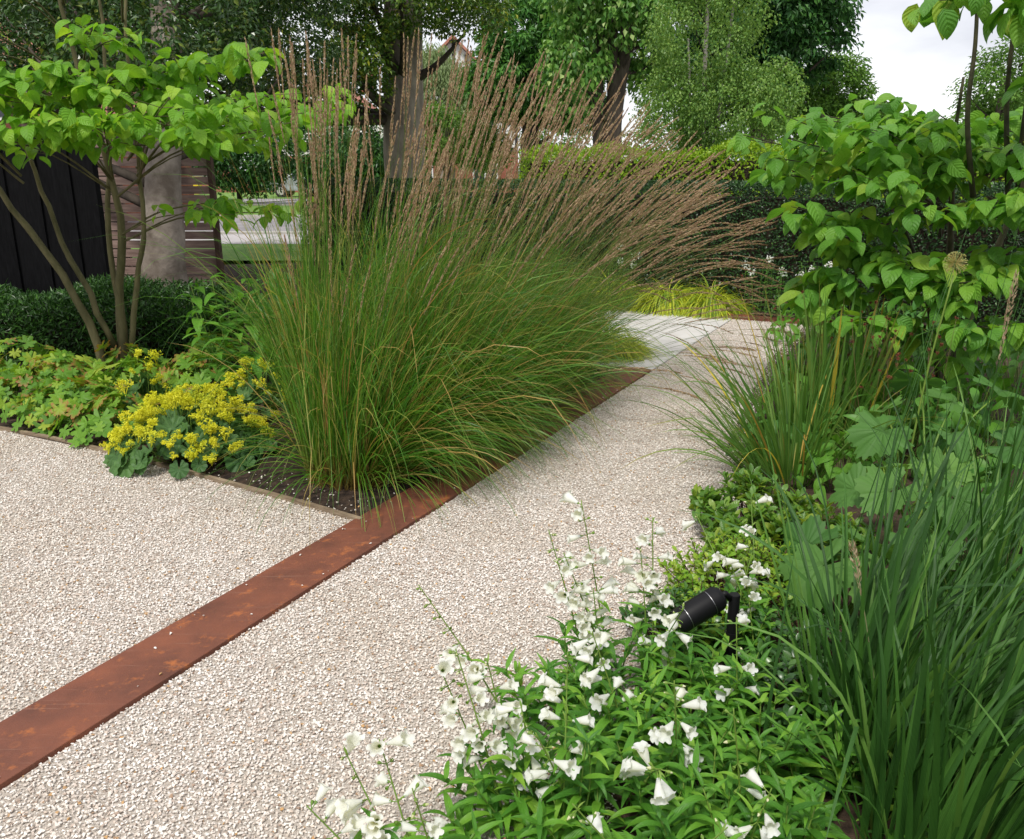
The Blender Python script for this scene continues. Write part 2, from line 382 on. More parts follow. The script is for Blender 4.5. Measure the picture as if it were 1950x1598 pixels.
# strays on the steel, on the soil by the timber and at the bed's rim
x, y = scatter(-1.6, -0.3, 3.35, 4.2, .03); yl = np.interp(x, TIMBER[::-1, 0], TIMBER[::-1, 1]); v_ = (x - O2[0])*DV[0] + (y - O2[1])*DV[1]
k = (y > yl + .02) & (rng.random(len(x)) < np.clip(0.5 - (y - yl)*1.3, 0, 1)) & (v_ < -STRIP_W - .02); PX.append(x[k]); PY.append(y[k]); PZ.append(np.full(k.sum(), .012))
u_ = U(-6, -.2, 60); q_ = np.abs(rng.normal(0, .03, 60)); v_ = np.where(rng.random(60) < .5, -q_ - .004, -STRIP_W + q_ + .004)     # strays on the steel, most by its edges
PX.append(O2[0] + DU[0]*u_ + DV[0]*v_); PY.append(O2[1] + DU[1]*u_ + DV[1]*v_); PZ.append(np.full(60, .0225))
px, py, pz = map(np.concatenate, (PX, PY, PZ))
me = bpy.data.meshes.new('gravel'); me.vertices.add(len(px)); me.vertices.foreach_set('co', np.stack([px, py, pz], 1).astype(np.float32).ravel()); me.update()
gravel = bpy.data.objects.new('gravel', me); COL.objects.link(gravel); gravel['kind'] = 'stuff'; gravel['label'] = 'loose pinkish white crushed gravel chips on the path and the forecourt'; gravel['category'] = 'gravel'
ng = bpy.data.node_groups.new('scatter_chips', 'GeometryNodeTree')
ng.interface.new_socket('Geometry', in_out='INPUT', socket_type='NodeSocketGeometry'); ng.interface.new_socket('Geometry', in_out='OUTPUT', socket_type='NodeSocketGeometry')
gi = ng.nodes.new('NodeGroupInput'); go = ng.nodes.new('NodeGroupOutput'); iop = ng.nodes.new('GeometryNodeInstanceOnPoints'); ci = ng.nodes.new('GeometryNodeCollectionInfo')
ci.inputs['Collection'].default_value = chips; ci.inputs['Separate Children'].default_value = True; ci.inputs['Reset Children'].default_value = True
rr = ng.nodes.new('FunctionNodeRandomValue'); rr.data_type = 'FLOAT_VECTOR'; rr.inputs[0].default_value = (-0.5, -0.5, 0); rr.inputs[1].default_value = (0.5, 0.5, 6.283)
rs = ng.nodes.new('FunctionNodeRandomValue'); rs.data_type = 'FLOAT'; rs.inputs[2].default_value = 0.38; rs.inputs[3].default_value = 1.25
iop.inputs['Pick Instance'].default_value = True
g = ng.links.new
g(gi.outputs[0], iop.inputs['Points']); g(ci.outputs[0], iop.inputs['Instance']); g(rr.outputs[0], iop.inputs['Rotation']); g(rs.outputs[1], iop.inputs['Scale']); g(iop.outputs[0], go.inputs[0])
md = gravel.modifiers.new('scatter', 'NODES'); md.node_group = ng

# ------------------------------------------------------------------ steel strip, timber edging, paving
m, t, b, out = newmat('weathered_steel')
n1 = noise(t, 4.5, 8, .65); n2 = noise(t, 14, 6, .7); n3 = noise(t, 220, 2)
col = ramp(t, n1, [(0.30, (0.105, 0.040, 0.026)), (0.5, (0.165, 0.058, 0.034)), (0.68, (0.215, 0.072, 0.038))])
col = mixc(t, ramp(t, n2, [(0.56, (0, 0, 0)), (0.70, (1, 1, 1))]), col, (0.36, 0.115, 0.035))
sw = t.nodes.new('ShaderNodeMapping'); sw.inputs['Rotation'].default_value = (0, 0, math.radians(-62.5)); sw.inputs['Scale'].default_value = (2.5, 60, 1); tq = t.nodes.new('ShaderNodeTexCoord'); t.links.new(tq.outputs['Object'], sw.inputs[0])
col = mixc(t, math_(t, 'MULTIPLY', ramp(t, noise(t, 1.0, 4, .7, vec=sw.outputs[0]), [(.58, (0, 0, 0)), (.72, (1, 1, 1))]), .35), col, (0.30, 0.17, 0.12))
col = mixc(t, math_(t, 'MULTIPLY', n3, .5), col, mixc(t, 1.0, col, (.6, .62, .65), 'MULTIPLY'))
vo = t.nodes.new('ShaderNodeTexVoronoi'); vo.inputs['Scale'].default_value = 9; tcn = t.nodes.new('ShaderNodeTexCoord'); t.links.new(tcn.outputs['Object'], vo.inputs['Vector'])
ring = ramp(t, vo.outputs['Distance'], [(0.10, (0, 0, 0)), (0.15, (.5, .5, .5)), (0.20, (0, 0, 0))])   # dried water rings
col = mixc(t, math_(t, 'MULTIPLY', ring, ramp(t, noise(t, 3), [(0.52, (0, 0, 0)), (0.6, (1, 1, 1))])), col, (0.38, 0.13, 0.05))
t.links.new(col, b.inputs['Base Color']); b.inputs['Specular IOR Level'].default_value = 0.35
t.links.new(math_(t, 'MULTIPLY_ADD', n2, 0.3, 0.5), b.inputs['Roughness']); t.links.new(bump(t, n3, 0.25, .002), b.inputs['Normal'])
M_steel = m
strip = thing('steel_edging_strip', uv(-3, -STRIP_W/2), 'flat rusted weathering steel strip laid across the pale gravel', 'edging')
for (a, b_, dz) in ((-6.6, -3.03, 0.0), (-3.026, -1.2, -0.002), (-1.196, 0.0, 0.001)):
    mb = MB(); mid = (a + b_)/2; bm = bmesh.new()
    box(mb, uv(mid, -STRIP_W/2, -0.017 + dz), (b_ - a, STRIP_W, 0.07), DU)
    o = mb.obj('steel_plate', M_steel, strip, smooth=False)
    bv = o.modifiers.new('edge', 'BEVEL'); bv.width = 0.0025; bv.segments = 2
M_timber = solid('edging_timber', (0.16, 0.115, 0.075), (0.30, 0.235, 0.16), 9, 0.85, 0.3, stretch=(1, 1, 8))
mb = MB(); P = smooth_path(np.c_[TIMBER, np.zeros(len(TIMBER))], 40)
tn = unit(np.gradient(P, axis=0)); nn = np.stack([-tn[:, 1], tn[:, 0], tn[:, 2]*0], 1)
V = []
for p_, n_ in zip(P, nn):
    for s_, z_ in ((-.011, -.03), (.011, -.03), (.011, .021), (-.011, .021)): V.append(p_ + n_*s_ + [0, 0, z_])
i = np.arange(len(P) - 1)[:, None]*4; F = np.concatenate([np.stack([i[:, 0]+a, i[:, 0]+(a+1) % 4, i[:, 0]+4+(a+1) % 4, i[:, 0]+4+a], -1) for a in range(4)])
mb.add(V, [F, np.array([[0, 3, 2, 1]])])
tag(mb.obj('timber_edging', M_timber, smooth=False), 'thin curved timber board edging between gravel and soil bed', 'edging')

M_slab = solid('pale_paving_stone', (0.44, 0.425, 0.40), (0.53, 0.515, 0.49), 3, 0.75, 0.05, detail=8)
pav = thing('paving', uv(1.3, -0.6), 'pale smooth paving slabs where the gravel path meets the bed', 'paving'); del pav['category']; pav['kind'] = 'structure'
for iu in range(3):
    for iv in range(4):
        u0 = 0.012 + iu*0.87; v0 = -(iv + 1)*0.58
        mb = MB(); box(mb, uv(u0 + .432, v0 + .29, -0.018 + U(-.001, .001)), (0.864, 0.574, 0.06), DU)
        o = mb.obj('slab', M_slab, pav, smooth=False); bv = o.modifiers.new('edge', 'BEVEL'); bv.width = 0.003
# steel kerb along the far end of paving and gravel
mb = MB(); box(mb, uv(2.655, 0.4, 0.0), (0.05, 4.6, 0.10), DU); tag(mb.obj('steel_kerb', M_steel, smooth=False), 'low rusted steel edge holding back the bed under the golden grass', 'edging')

# ------------------------------------------------------------------ fences
M_black = solid('black_stain', (0.003, 0.003, 0.0035), (0.007, 0.007, 0.008), 14, 0.8, 0.25, stretch=(6, 6, .6), spec=.08)
fb = thing('board_fence', (-5.2, 7.6, 0), 'black stained vertical board fence behind the multi stemmed tree', 'fence')
k = 0; x = -3.70
while x > -9.5:
    mb = MB(); w = 0.145; dd = 0.0 if k % 2 else 0.022
    box(mb, (x - w/2, 7.6 + 0.02*(-x - 3.7) + dd, 0.88), (w + .012, 0.02, 1.78), (1, -.02), r=0); mb.obj('board', M_black, fb, smooth=False); x -= w; k += 1
mb = MB(); box(mb, (-3.67, 7.63, 0.9), (0.09, 0.09, 1.85)); mb.obj('post', M_black, fb, smooth=False)
M_slat = solid('brown_slat', (0.19, 0.125, 0.105), (0.33, 0.235, 0.20), 7, 0.8, 0.25, stretch=(.6, 6, 6), detail=6)
fs = thing('slat_fence', (-4.2, 9.6, 0), 'brown horizontal slat fence with light gaps behind the pale tree trunk', 'fence')
for j in range(19):
    mb = MB(); box(mb, (-4.3, 9.62, 0.09 + j*0.098), (2.0, 0.022, 0.084)); mb.obj('slat', M_slat, fs, smooth=False)
for j, px_ in enumerate((-5.28, -4.35)):
    mb = MB(); box(mb, (px_, 9.66, 0.98), (0.055, 0.055, 1.96)); mb.obj('post', M_slat, fs, smooth=False)
mb = MB(); box(mb, (-3.30, 9.60, 0.99), (0.05, 0.09, 1.98)); mb.obj('post', solid('dark_post', (0.05, 0.028, 0.02), (0.10, 0.06, 0.045), 7, .8, .2), fs, smooth=False)

# ------------------------------------------------------------------ far things: houses, wall, car
M_brick = solid('red_brick', (0.24, 0.085, 0.055), (0.34, 0.14, 0.095), 3, .9, .2)
M_render = solid('white_render', (0.66, 0.65, 0.62), (0.74, 0.73, 0.70), 1, .85, .05)
M_timb = solid('black_timber', (0.02, 0.018, 0.016), (0.035, 0.03, 0.028), 3, .7, .1)
M_roof = solid('clay_roof', (0.30, 0.12, 0.085), (0.42, 0.19, 0.14), 2, .9, .3)
M_glass, tg, bg_, og = newmat('window_glass'); bg_.inputs['Base Color'].default_value = (.03, .035, .04, 1); bg_.inputs['Roughness'].default_value = .08
def gable_roof(mb, cx, cy, w, d, z0, h, ov=.35):
    x0, x1, y0, y1 = cx - w/2 - ov, cx + w/2 + ov, cy - d/2 - ov, cy + d/2 + ov
    for q in (0, .15):
        pass
    V = [(x0, y0, z0), (x0, y1, z0), (cx, y1, z0 + h), (cx, y0, z0 + h), (x1, y0, z0), (x1, y1, z0)]
    V2 = [(a, b_, c + .16) for a, b_, c in V]
    F = np.array([[0, 1, 2, 3], [3, 2, 5, 4], [6, 9, 8, 7], [9, 10, 11, 8], [0, 3, 9, 6], [3, 4, 10, 9], [1, 7, 8, 2], [2, 8, 11, 5], [0, 6, 7, 1], [4, 5, 11, 10]])
    mb.add(V + V2, F)
def house(loc, w, d, hz, rh, wallmat, label, timber=False, base=True):
    x, y = loc; h = thing('house', (x, y, 0), label, 'house')
    mb = MB(); box(mb, (x, y, hz/2), (w, d, hz)); V = [(x - w/2, y - d/2, hz), (x + w/2, y - d/2, hz), (x, y - d/2, hz + rh), (x - w/2, y + d/2, hz), (x + w/2, y + d/2, hz), (x, y + d/2, hz + rh)]
    mb.add(V, [np.array([[0, 1, 2], [3, 5, 4]])]); mb.obj('wall', wallmat, h, smooth=False)
    mb = MB(); gable_roof(mb, x, y, w, d, hz - .15, rh + .15); rf = mb.obj('roof', M_roof, h, smooth=False)
    mb = MB(); box(mb, (x + w*.28, y + 1, hz + rh), (.9, .6, 1.6)); mb.obj('chimney', M_brick, rf, smooth=False)
    yf = y - d/2
    if base: mb = MB(); box(mb, (x, yf - .03, 1.15), (w + .02, .06, 2.3)); mb.obj('brick_storey', M_brick, h, smooth=False)
    if timber:
        n = int(w / .62)
        for i in range(n + 1):
            bx = x - w/2 + .08 + i*(w - .16)/n; top = hz + max(0, rh*(1 - abs(bx - x)/(w/2)) - .1)
            mb = MB(); box(mb, (bx, yf - .022, (2.4 + top)/2), (.14, .05, top - 2.4)); mb.obj('timber', M_timb, h, smooth=False)
        for z_ in (2.42, 3.9): mb = MB(); box(mb, (x, yf - .035, z_), (w, .06, .16)); mb.obj('timber', M_timb, h, smooth=False)
    for wx in (-w*.28, w*.24):
        for wz in (1.2, 3.3):
            mb = MB(); box(mb, (x + wx, yf - .06, wz), (1.3, .10, 1.15)); f = mb.obj('window', M_render, h, smooth=False)
            for q in (-.31, .31): mb = MB(); box(mb, (x + wx + q, yf - .115, wz), (.52, .02, .98)); mb.obj('pane', M_glass, f, smooth=False)
    return h
house((-2.9, 49), 6.4, 8, 4.4, 3.2, M_render, 'white half timbered house with dark beams seen through the tall grass plumes', timber=True)
house((-15.2, 28), 7, 8, 2.9, 2.6, M_brick, 'red brick house with clay roof half hidden behind dark trees', base=False)
house((-13, 66), 8, 8, 4.6, 3.0, M_render, 'pale rendered house far across the road beside the parked car')
bw = thing('brick_wall', (-19, 56, 0), 'low red brick garden wall with piers across the road', 'wall')
mb = MB(); box(mb, (-15.5, 56, .45), (14, .3, .9)); mb.obj('wall_panel', M_brick, bw, smooth=False)
for x in (-18.3, -16.2, -13.0, -9.6):
    mb = MB(); box(mb, (x, 55.95, .75), (.9, .55, 1.5)); pr = mb.obj('pier', M_brick, bw, smooth=False)
    mb = MB(); box(mb, (x, 55.95, 1.54), (1.05, .7, .08)); mb.obj('coping', M_kerb, pr, smooth=False)
mb = MB(); box(mb, (-18.6, 50.3, .50), (1.2, .7, .9)); box(mb, (-18.6, 50.3, .98), (1.26, .76, .07)); box(mb, (-18.6, 49.93, .8), (.5, .04, .12))
tag(mb.obj('grit_bin', solid('yellow_plastic', (.62, .42, .02), (.7, .5, .03), 2, .5, 0), smooth=False), 'small yellow grit bin beside the low brick wall', 'bin')
# car: side profile swept across the width
def car(loc, label, paint):
    x, y = loc; c = thing('parked_car', (x, y, 0), label, 'car')
    prof = [(-2.1, .35), (-2.12, .62), (-1.95, .84), (-1.15, .95), (-.55, 1.38), (.55, 1.43), (1.35, 1.05), (2.0, .95), (2.1, .6), (2.08, .35)]
    mb = MB(); n = len(prof); ws = (-.86, -.78, .78, .86)
    V = [(x + a, y + wy * (1 - .22*max(0, (b_ - .9)/.5)), b_ if abs(wy) < .8 else b_ * .97 + .01) for wy in ws for a, b_ in prof]
    F = [(i*n + j, i*n + (j+1) % n, (i+1)*n + (j+1) % n, (i+1)*n + j) for i in range(3) for j in range(n)]
    mb.add(V, [np.array(F), np.arange(n)[None, ::-1], 3*n + np.arange(n)[None]]); mb.obj('body', paint, c, smooth=False)
    for a, b_ in (((-1.0, 1.0), (-.5, 1.33)), ((.05, 1.0), (.1, 1.36))):
        w2 = .85 if a[0] < 0 else 1.05
        mb = MB(); mb.add([(x + a[0], y - .862, a[1]), (x + a[0] + w2, y - .862, a[1]), (x + b_[0] + w2*.55, y - .77, b_[1]), (x + b_[0], y - .77, b_[1])], np.array([[0, 1, 2, 3]])); mb.obj('side_window', M_glass, c, smooth=False)
    for wx in (-1.35, 1.35):
        for wy in (-.8, .8):
            mb = MB(); tube(mb, [(x + wx, y + wy - .1, .32), (x + wx, y + wy + .1, .32)], .32, 16); wl = mb.obj('wheel', M_timb, c, smooth=False)
            mb = MB(); tube(mb, [(x + wx, y + wy - .12, .32), (x + wx, y + wy - .09, .32)], .2, 12); mb.obj('rim', M_kerb, wl, smooth=False)
    for wy in (-.6, .6):
        mb = MB(); box(mb, (x - 2.11, y + wy, .68), (.06, .34, .14)); mb.obj('headlight', M_render, c, smooth=False)
M_sil, t_, b_, o_ = newmat('silver_paint'); b_.inputs['Base Color'].default_value = (.42, .46, .47, 1); b_.inputs['Metallic'].default_value = .5; b_.inputs['Roughness'].default_value = .3
car((-10.9, 47), 'silver parked car glimpsed between the grass plumes', M_sil)
# ------------------------------------------------------------------ plant colours
G_calam = leafmat('reed_grass_blade', [(0, (0.035, 0.125, 0.010)), (.35, (0.068, 0.205, 0.015)), (.68, (0.115, 0.265, 0.022)), (.82, (0.20, 0.31, 0.05)), (.90, (0.40, 0.34, 0.09)), (.96, (0.46, 0.30, 0.10)), (1, (0.36, 0.20, 0.06))],
                  .42, .35, .45, base=((0.24, 0.135, 0.045), .26, .85), tip=((0.36, 0.27, 0.07), 4, .16))
G_stem = leafmat('reed_grass_stem', [(0, (0.09, 0.15, 0.02)), (1, (0.16, 0.20, 0.04))], .5, .15)
G_plume = leafmat('reed_grass_plume', [(0, (0.282, 0.178, 0.123)), (.5, (0.447, 0.298, 0.208)), (.85, (0.565, 0.410, 0.287)), (1, (0.658, 0.542, 0.393))], .7, .35, .15)
G_dark = leafmat('moor_grass_blade', [(0, (0.013, 0.052, 0.008)), (.5, (0.028, 0.093, 0.013)), (.85, (0.058, 0.157, 0.023)), (1, (0.145, 0.275, 0.052))], .42, .25, .3, base=((0.17, 0.085, 0.03), .10, .7), vein=('par', 3, .25))
G_tan = leafmat('tan_plume', [(0, (0.34, 0.24, 0.16)), (1, (0.52, 0.42, 0.30))], .75, .3, .2)
G_hak = leafmat('golden_blade', [(0, (0.410, 0.456, 0.030)), (.45, (0.541, 0.589, 0.050)), (.75, (0.279, 0.399, 0.030)), (1, (0.107, 0.247, 0.030))], .4, .35)
G_iris = leafmat('sword_leaf', [(0, (0.058, 0.163, 0.026)), (.6, (0.111, 0.247, 0.042)), (.93, (0.169, 0.286, 0.060)), (.96, (0.650, 0.494, 0.060)), (1, (0.416, 0.208, 0.060))], .4, .35, vein=('par', 3, .25), tip=((.42, .26, .07), 5, .3))
G_dogl = leafmat('pale_dogwood_leaf', [(0, (0.137, 0.335, 0.030)), (.5, (0.200, 0.421, 0.036)), (.85, (0.273, 0.486, 0.042)), (1, (0.336, 0.508, 0.050))], .45, .42, .3, vein=('arc', 6, .55), tgain=1.5)
G_dogr = leafmat('dogwood_leaf', [(0, (0.096, 0.263, 0.034)), (.5, (0.144, 0.339, 0.040)), (.9, (0.216, 0.415, 0.045)), (1, (0.288, 0.421, 0.050))], .45, .42, .3, vein=('arc', 6, .6), tgain=1.5)
G_ger = leafmat('cranesbill_leaf', [(0, (0.094, 0.230, 0.026)), (.45, (0.160, 0.339, 0.034)), (.8, (0.248, 0.414, 0.038)), (1, (0.363, 0.437, 0.050))], .5, .38, edge=((0.42, 0.13, 0.06), .30), vein=('fan', 7, .4))
G_alc = leafmat('lady_mantle_leaf', [(0, (0.055, 0.135, 0.040)), (1, (0.10, 0.21, 0.055))], .55, .28, .3, vein=('fan', 9, .5))
G_alf = leafmat('lady_mantle_flower', [(0, (0.660, 0.670, 0.038)), (.6, (0.800, 0.771, 0.067)), (1, (0.560, 0.630, 0.058))], .6, .35, .2)
G_per = leafmat('knotweed_leaf', [(0, (0.095, 0.27, 0.030)), (1, (0.165, 0.38, 0.042))], .45, .4, vein=('arc', 9, .4))
G_lig = leafmat('big_leaf', [(0, (0.050, 0.145, 0.030)), (.6, (0.085, 0.205, 0.042)), (1, (0.15, 0.29, 0.06))], .55, .32, .25, vein=('fan', 11, 1.0))
G_pen = leafmat('beardtongue_leaf', [(0, (0.059, 0.196, 0.022)), (.5, (0.108, 0.297, 0.030)), (.85, (0.167, 0.381, 0.038)), (1, (0.259, 0.470, 0.050))], .40, .35, .35, vein=('arc', 8, .35))
G_pst = leafmat('beardtongue_stem', [(0, (0.15, 0.27, 0.045)), (1, (0.22, 0.33, 0.06))], .45, .25)
G_pfl = leafmat('white_petal', [(0, (0.84, 0.85, 0.86)), (.93, (0.87, 0.88, 0.89)), (1, (0.80, 0.81, 0.72))], .6, .4, .2, tgain=1.0)
G_bud = leafmat('cream_bud', [(0, (0.60, 0.62, 0.32)), (1, (0.72, 0.72, 0.50))], .5, .3)
G_aza = leafmat('shrub_leaf', [(0, (0.075, 0.18, 0.022)), (.6, (0.13, 0.275, 0.03)), (1, (0.26, 0.35, 0.04))], .36, .35, .5, vein=('arc', 6, .25))
G_eu = leafmat('lime_leaf', [(0, (0.15, 0.32, 0.026)), (.5, (0.24, 0.42, 0.034)), (1, (0.36, 0.47, 0.05))], .38, .4, .5)
G_vin = leafmat('evergreen_leaf', [(0, (0.030, 0.095, 0.020)), (.7, (0.058, 0.15, 0.030)), (1, (0.10, 0.22, 0.04))], .3, .22, .55)
G_phl = leafmat('phlox_leaf', [(0, (0.069, 0.204, 0.040)), (1, (0.127, 0.300, 0.050))], .45, .35)
G_hed = leafmat('hedge_leaf', [(0, (0.013, 0.039, 0.011)), (.6, (0.022, 0.066, 0.017)), (.95, (0.050, 0.128, 0.029)), (1, (0.125, 0.270, 0.044))], .4, .12, .4)
G_yew = leafmat('yew_needle', [(0, (0.017, 0.055, 0.010)), (.7, (0.036, 0.104, 0.016)), (1, (0.078, 0.195, 0.028))], .4, .12, .4)
G_gold = leafmat('golden_privet', [(0, (0.144, 0.300, 0.018)), (.5, (0.270, 0.450, 0.028)), (1, (0.414, 0.550, 0.050))], .4, .4)
BR_red = solid('reddish_twig', (0.055, 0.030, 0.018), (0.11, 0.06, 0.035), 20, .7, .2)
BR_dog = solid('dogwood_bark', (0.075, 0.068, 0.028), (0.155, 0.135, 0.065), 14, .75, .35, stretch=(1, 1, .35))
BR_olive = solid('olive_twig', (0.030, 0.032, 0.016), (0.075, 0.070, 0.035), 18, .7, .2)
BR_dark = solid('dark_bark', (0.035, 0.028, 0.022), (0.085, 0.068, 0.052), 9, .9, .8, stretch=(1, 1, .25), dist=.03)
BR_grey = solid('grey_bark', (0.17, 0.14, 0.115), (0.30, 0.26, 0.215), 6, .9, .6, stretch=(1, 1, .35), dist=.03)
BR_pale = solid('pale_bark', (0.12, 0.095, 0.075), (0.36, 0.31, 0.265), 3.2, .85, .8, detail=7, dist=.04)
BR_birch = solid('birch_bark', (0.22, 0.19, 0.16), (0.52, 0.48, 0.43), 9, .8, .3, stretch=(.4, .4, 2.2))
M_dark_core = solid('dark_twig_core', (0.012, 0.009, 0.006), (0.04, 0.028, 0.018), 25, .95, .9, detail=7, dist=.05)  # twig brown kept very dark, so gaps between hedge leaves look shaded

# ------------------------------------------------------------------ leaf shapes
S_dog = [leaf_grid(.115, .090, P_OVATE, 8, 6, f, d, w) for f, d, w in ((.16, .7, .02), (.25, 1.0, .03), (.10, .5, .035), (.30, .85, .02), (.05, 1.25, .03))]
S_per = [leaf_grid(.22, .090, P_LONG, 9, 4, f, d, w) for f, d, w in ((.3, 1.1, .03), (.2, .7, .05), (.35, 1.5, .03))]
S_pen = [leaf_grid(.100, .021, P_LANCE, 6, 2, f, d, w) for f, d, w in ((.35, .6, .04), (.25, 1.1, .02), (.45, .3, .06), (.3, 1.5, .03))]
S_aza = [leaf_grid(.058, .024, P_OBOV, 6, 2, f, d, 0) for f, d in ((.3, .4), (.2, .8), (.4, .2))]
S_eu = [leaf_grid(.030, .016, P_OBOV, 4, 2, f, d, 0) for f, d in ((.3, .4), (.15, .9))]
S_phl = [leaf_grid(.085, .016, P_LANCE, 5, 2, .3, d, 0) for d in (.5, 1.0)]
def lobes(n, deep, teeth=0.0, tn=3, pw=1.0):
    def r(a):
        c = abs(math.cos(n * a / 2 * (360/ (2*162)) * .9)) ** pw
        return (1 - deep) + deep * c + teeth * math.sin(a * n * tn)
    return r
S_ger = [leaf_fan(.058*s, lobes(7, .50, .06, 3.2, .8), 56, 160, pl, 7, cup, (.35, .7, 1.0), dr, wv) for s, pl, cup, dr, wv in ((1, .05, .05, .35, .05), (1.1, .06, .15, .2, .08), (.9, .04, -.05, .3, .06), (1.0, .05, -.15, .2, .1))]
S_alc = [leaf_fan(.062*s, lobes(9, .16, .025, 3.0, .6), 54, 168, pl, 9, cup, (.5, 1.0), dr, wv) for s, pl, cup, dr, wv in ((1, .06, .25, .1, .05), (1.15, .07, .1, .3, .08), (.85, .06, .35, 0, .05))]
S_lig = [leaf_fan(.150*s, lobes(7, .26, .06, 4.0, .9), 90, 166, pl, 7, cup, (.25, .5, .75, 1.0), dr, wv) for s, pl, cup, dr, wv in ((1, .07, .20, .7, .10), (1.12, .08, .05, .8, .13), (.85, .06, .3, .6, .09), (1.0, .09, -.1, .5, .14))]
def bell():
    V = []; T = []; n = 20; prof = [(0, .0032), (.006, .0045), (.014, .0068), (.024, .0098), (.032, .0112), (.037, .0125), (.040, .0165), (.041, .0205)]
    sq = U(.85, 1.0)
    for i, (y, r) in enumerate(prof):
        k = max(0, (i - 4) / 3)
        for j in range(n):
            a = j / n * 6.283; lb = abs(math.cos(2.5 * a))**.55; rr = r * (1 - .42 * k * (1 - lb)); fl = .006 * k * (math.sin(a) < 0) + rng.normal(0, .0005) * k
            V.append((rr * math.cos(a), y + fl - .004*k*k*(lb) * (math.sin(a) > .2), rr * math.sin(a) * sq)); T.append(i / 7)
    F = [(i*n + j, i*n + (j+1) % n, (i+1)*n + (j+1) % n, (i+1)*n + j) for i in range(len(prof) - 1) for j in range(n)]
    return np.array(V)*1.12, np.array(F), np.array(T), np.zeros(len(V))
S_bell = [bell() for _ in range(4)]
def floret_head(R, n):
    mb = MB(); k = 7; c = rand_dir(k)*R*np.array([.8, .8, .45]); stalk = MB()
    p = np.concatenate([q + rand_dir(n//k)*R*U(.2, .48) * np.array([1, 1, .75]) for q in c])
    d = rand_dir(len(p)) + [0, 0, .9]
    for q in range(2): diamonds(mb, p, rand_dir(len(p)), d, U(.008, .013, len(p)), U(.007, .010, len(p)), .2)
    for q in c: tube(mb, [(0, 0, -R*1.3), q*.5 + [0, 0, -R*.4], q], [.0012, .001, .0008], 3, cap=False)
    v, f, r, t_, s_ = mb.data(); return v, f, t_, r*.0
S_alf = [floret_head(.042 * s, 112) for s in (1, 1.15, .85, 1.25, .95)]

# ------------------------------------------------------------------ trees
def crown_cloud(mb, ell, nclump, per, rcl, ln, wd, droop=.3, flat=.8, shell=.55, hang=0):
    cs = []
    for (cx, cy, cz, rx, ry, rz) in ell:
        vol = (rx*ry*rz)**(2/3); tot = sum((e[3]*e[4]*e[5])**(2/3) for e in ell); k = max(3, int(nclump*vol/tot))
        d = rand_dir(k); rad = (U(0, 1, k)**.33) * (1 - shell) + shell * U(.75, 1.05, k)
        cs.append(np.array([cx, cy, cz]) + d * rad[:, None] * np.array([rx, ry, rz]))
    C = np.concatenate(cs); n = len(C)
    cr = rcl * U(.6, 1.4, n); idx = np.repeat(np.arange(n), per)
    o = rand_dir(len(idx)); rr = U(.35, 1.05, len(idx)); off = o * (rr * cr[idx])[:, None] * np.array([1, 1, flat])
    if hang: off[:, 2] -= U(0, hang, len(idx))
    p = C[idx] + off
    fwd = o * np.array([1, 1, .4]) + rand_dir(len(idx))*.7 + [0, 0, -droop]
    nr = o*.7 + rand_dir(len(idx))*.55 + [0, 0, .75]
    diamonds(mb, p, fwd, nr, ln*U(.65, 1.25, len(idx)), wd*U(.7, 1.2, len(idx)))
    return C
def tree(name, label, base, trunk, ell, nclump, per, rcl, ln, wd, leaf, bark, limbs=9, group=None, droop=.3, flat=.8, shell=.55, hang=0, extra=()):
    """trunk: list of (x, y, z, r)"""
    th = thing(name, (*base, 0), label, 'tree', group)
    mb = MB(); T = np.array(trunk, float); P = smooth_path(T[:, :3], 14); R = np.interp(np.linspace(0, 1, 14), np.linspace(0, 1, len(T)), T[:, 3])
    R[0] *= 1.25; tube(mb, P, R*(1 + rng.normal(0, .025, 14)), 14)
    for e in extra:
        e = np.array(e, float); tube(mb, smooth_path(e[:, :3], 12), np.interp(np.linspace(0, 1, 12), np.linspace(0, 1, len(e)), e[:, 3]), 9)
    br = MB(); lm = MB(); C = crown_cloud(lm, ell, nclump, per, rcl, ln, wd, droop, flat, shell, hang)
    for c in C[rng.choice(len(C), min(limbs, len(C)), False)]:
        dz = np.linalg.norm((c - P[-1])[:2]); k_ = int(np.argmin(np.abs(P[:, 2] - (c[2] - .55*dz - .2)))); k_ = min(13, max(5, k_)); s = P[k_]; mid = (s + c)/2 + [0, 0, -.1*np.linalg.norm(c - s)]
        tube(br, smooth_path([s, mid, c], 8), np.linspace(max(.01, R[k_]*.30), .006, 8), 6)
    mb.obj('trunk', bark, th); br.obj('limbs', BR_dark, th, kind='stuff'); lm.obj('crown', leaf, th, kind='stuff', smooth=False)
    return th
T_holm = leafmat('holm_oak_leaf', [(0, (0.025, 0.070, 0.015)), (.5, (0.047, 0.120, 0.024)), (.85, (0.086, 0.184, 0.034)), (1, (0.234, 0.290, 0.040))], .3, .15, .6)
T_holm2 = leafmat('evergreen_oak_leaf', [(0, (0.043, 0.111, 0.014)), (.5, (0.095, 0.189, 0.023)), (.85, (0.181, 0.287, 0.032)), (1, (0.425, 0.442, 0.043))], .35, .2, .5)
T_chest = leafmat('chestnut_leaf', [(0, (0.035, 0.128, 0.023)), (.6, (0.072, 0.210, 0.034)), (1, (0.128, 0.300, 0.052))], .4, .25)
T_cdark = leafmat('dark_chestnut_leaf', [(0, (0.021, 0.078, 0.021)), (.6, (0.042, 0.128, 0.029)), (1, (0.075, 0.195, 0.039))], .4, .2)
T_lime = leafmat('lime_tree_leaf', [(0, (0.058, 0.169, 0.029)), (.55, (0.123, 0.284, 0.044)), (.85, (0.203, 0.378, 0.078)), (1, (0.464, 0.567, 0.234))], .4, .3)
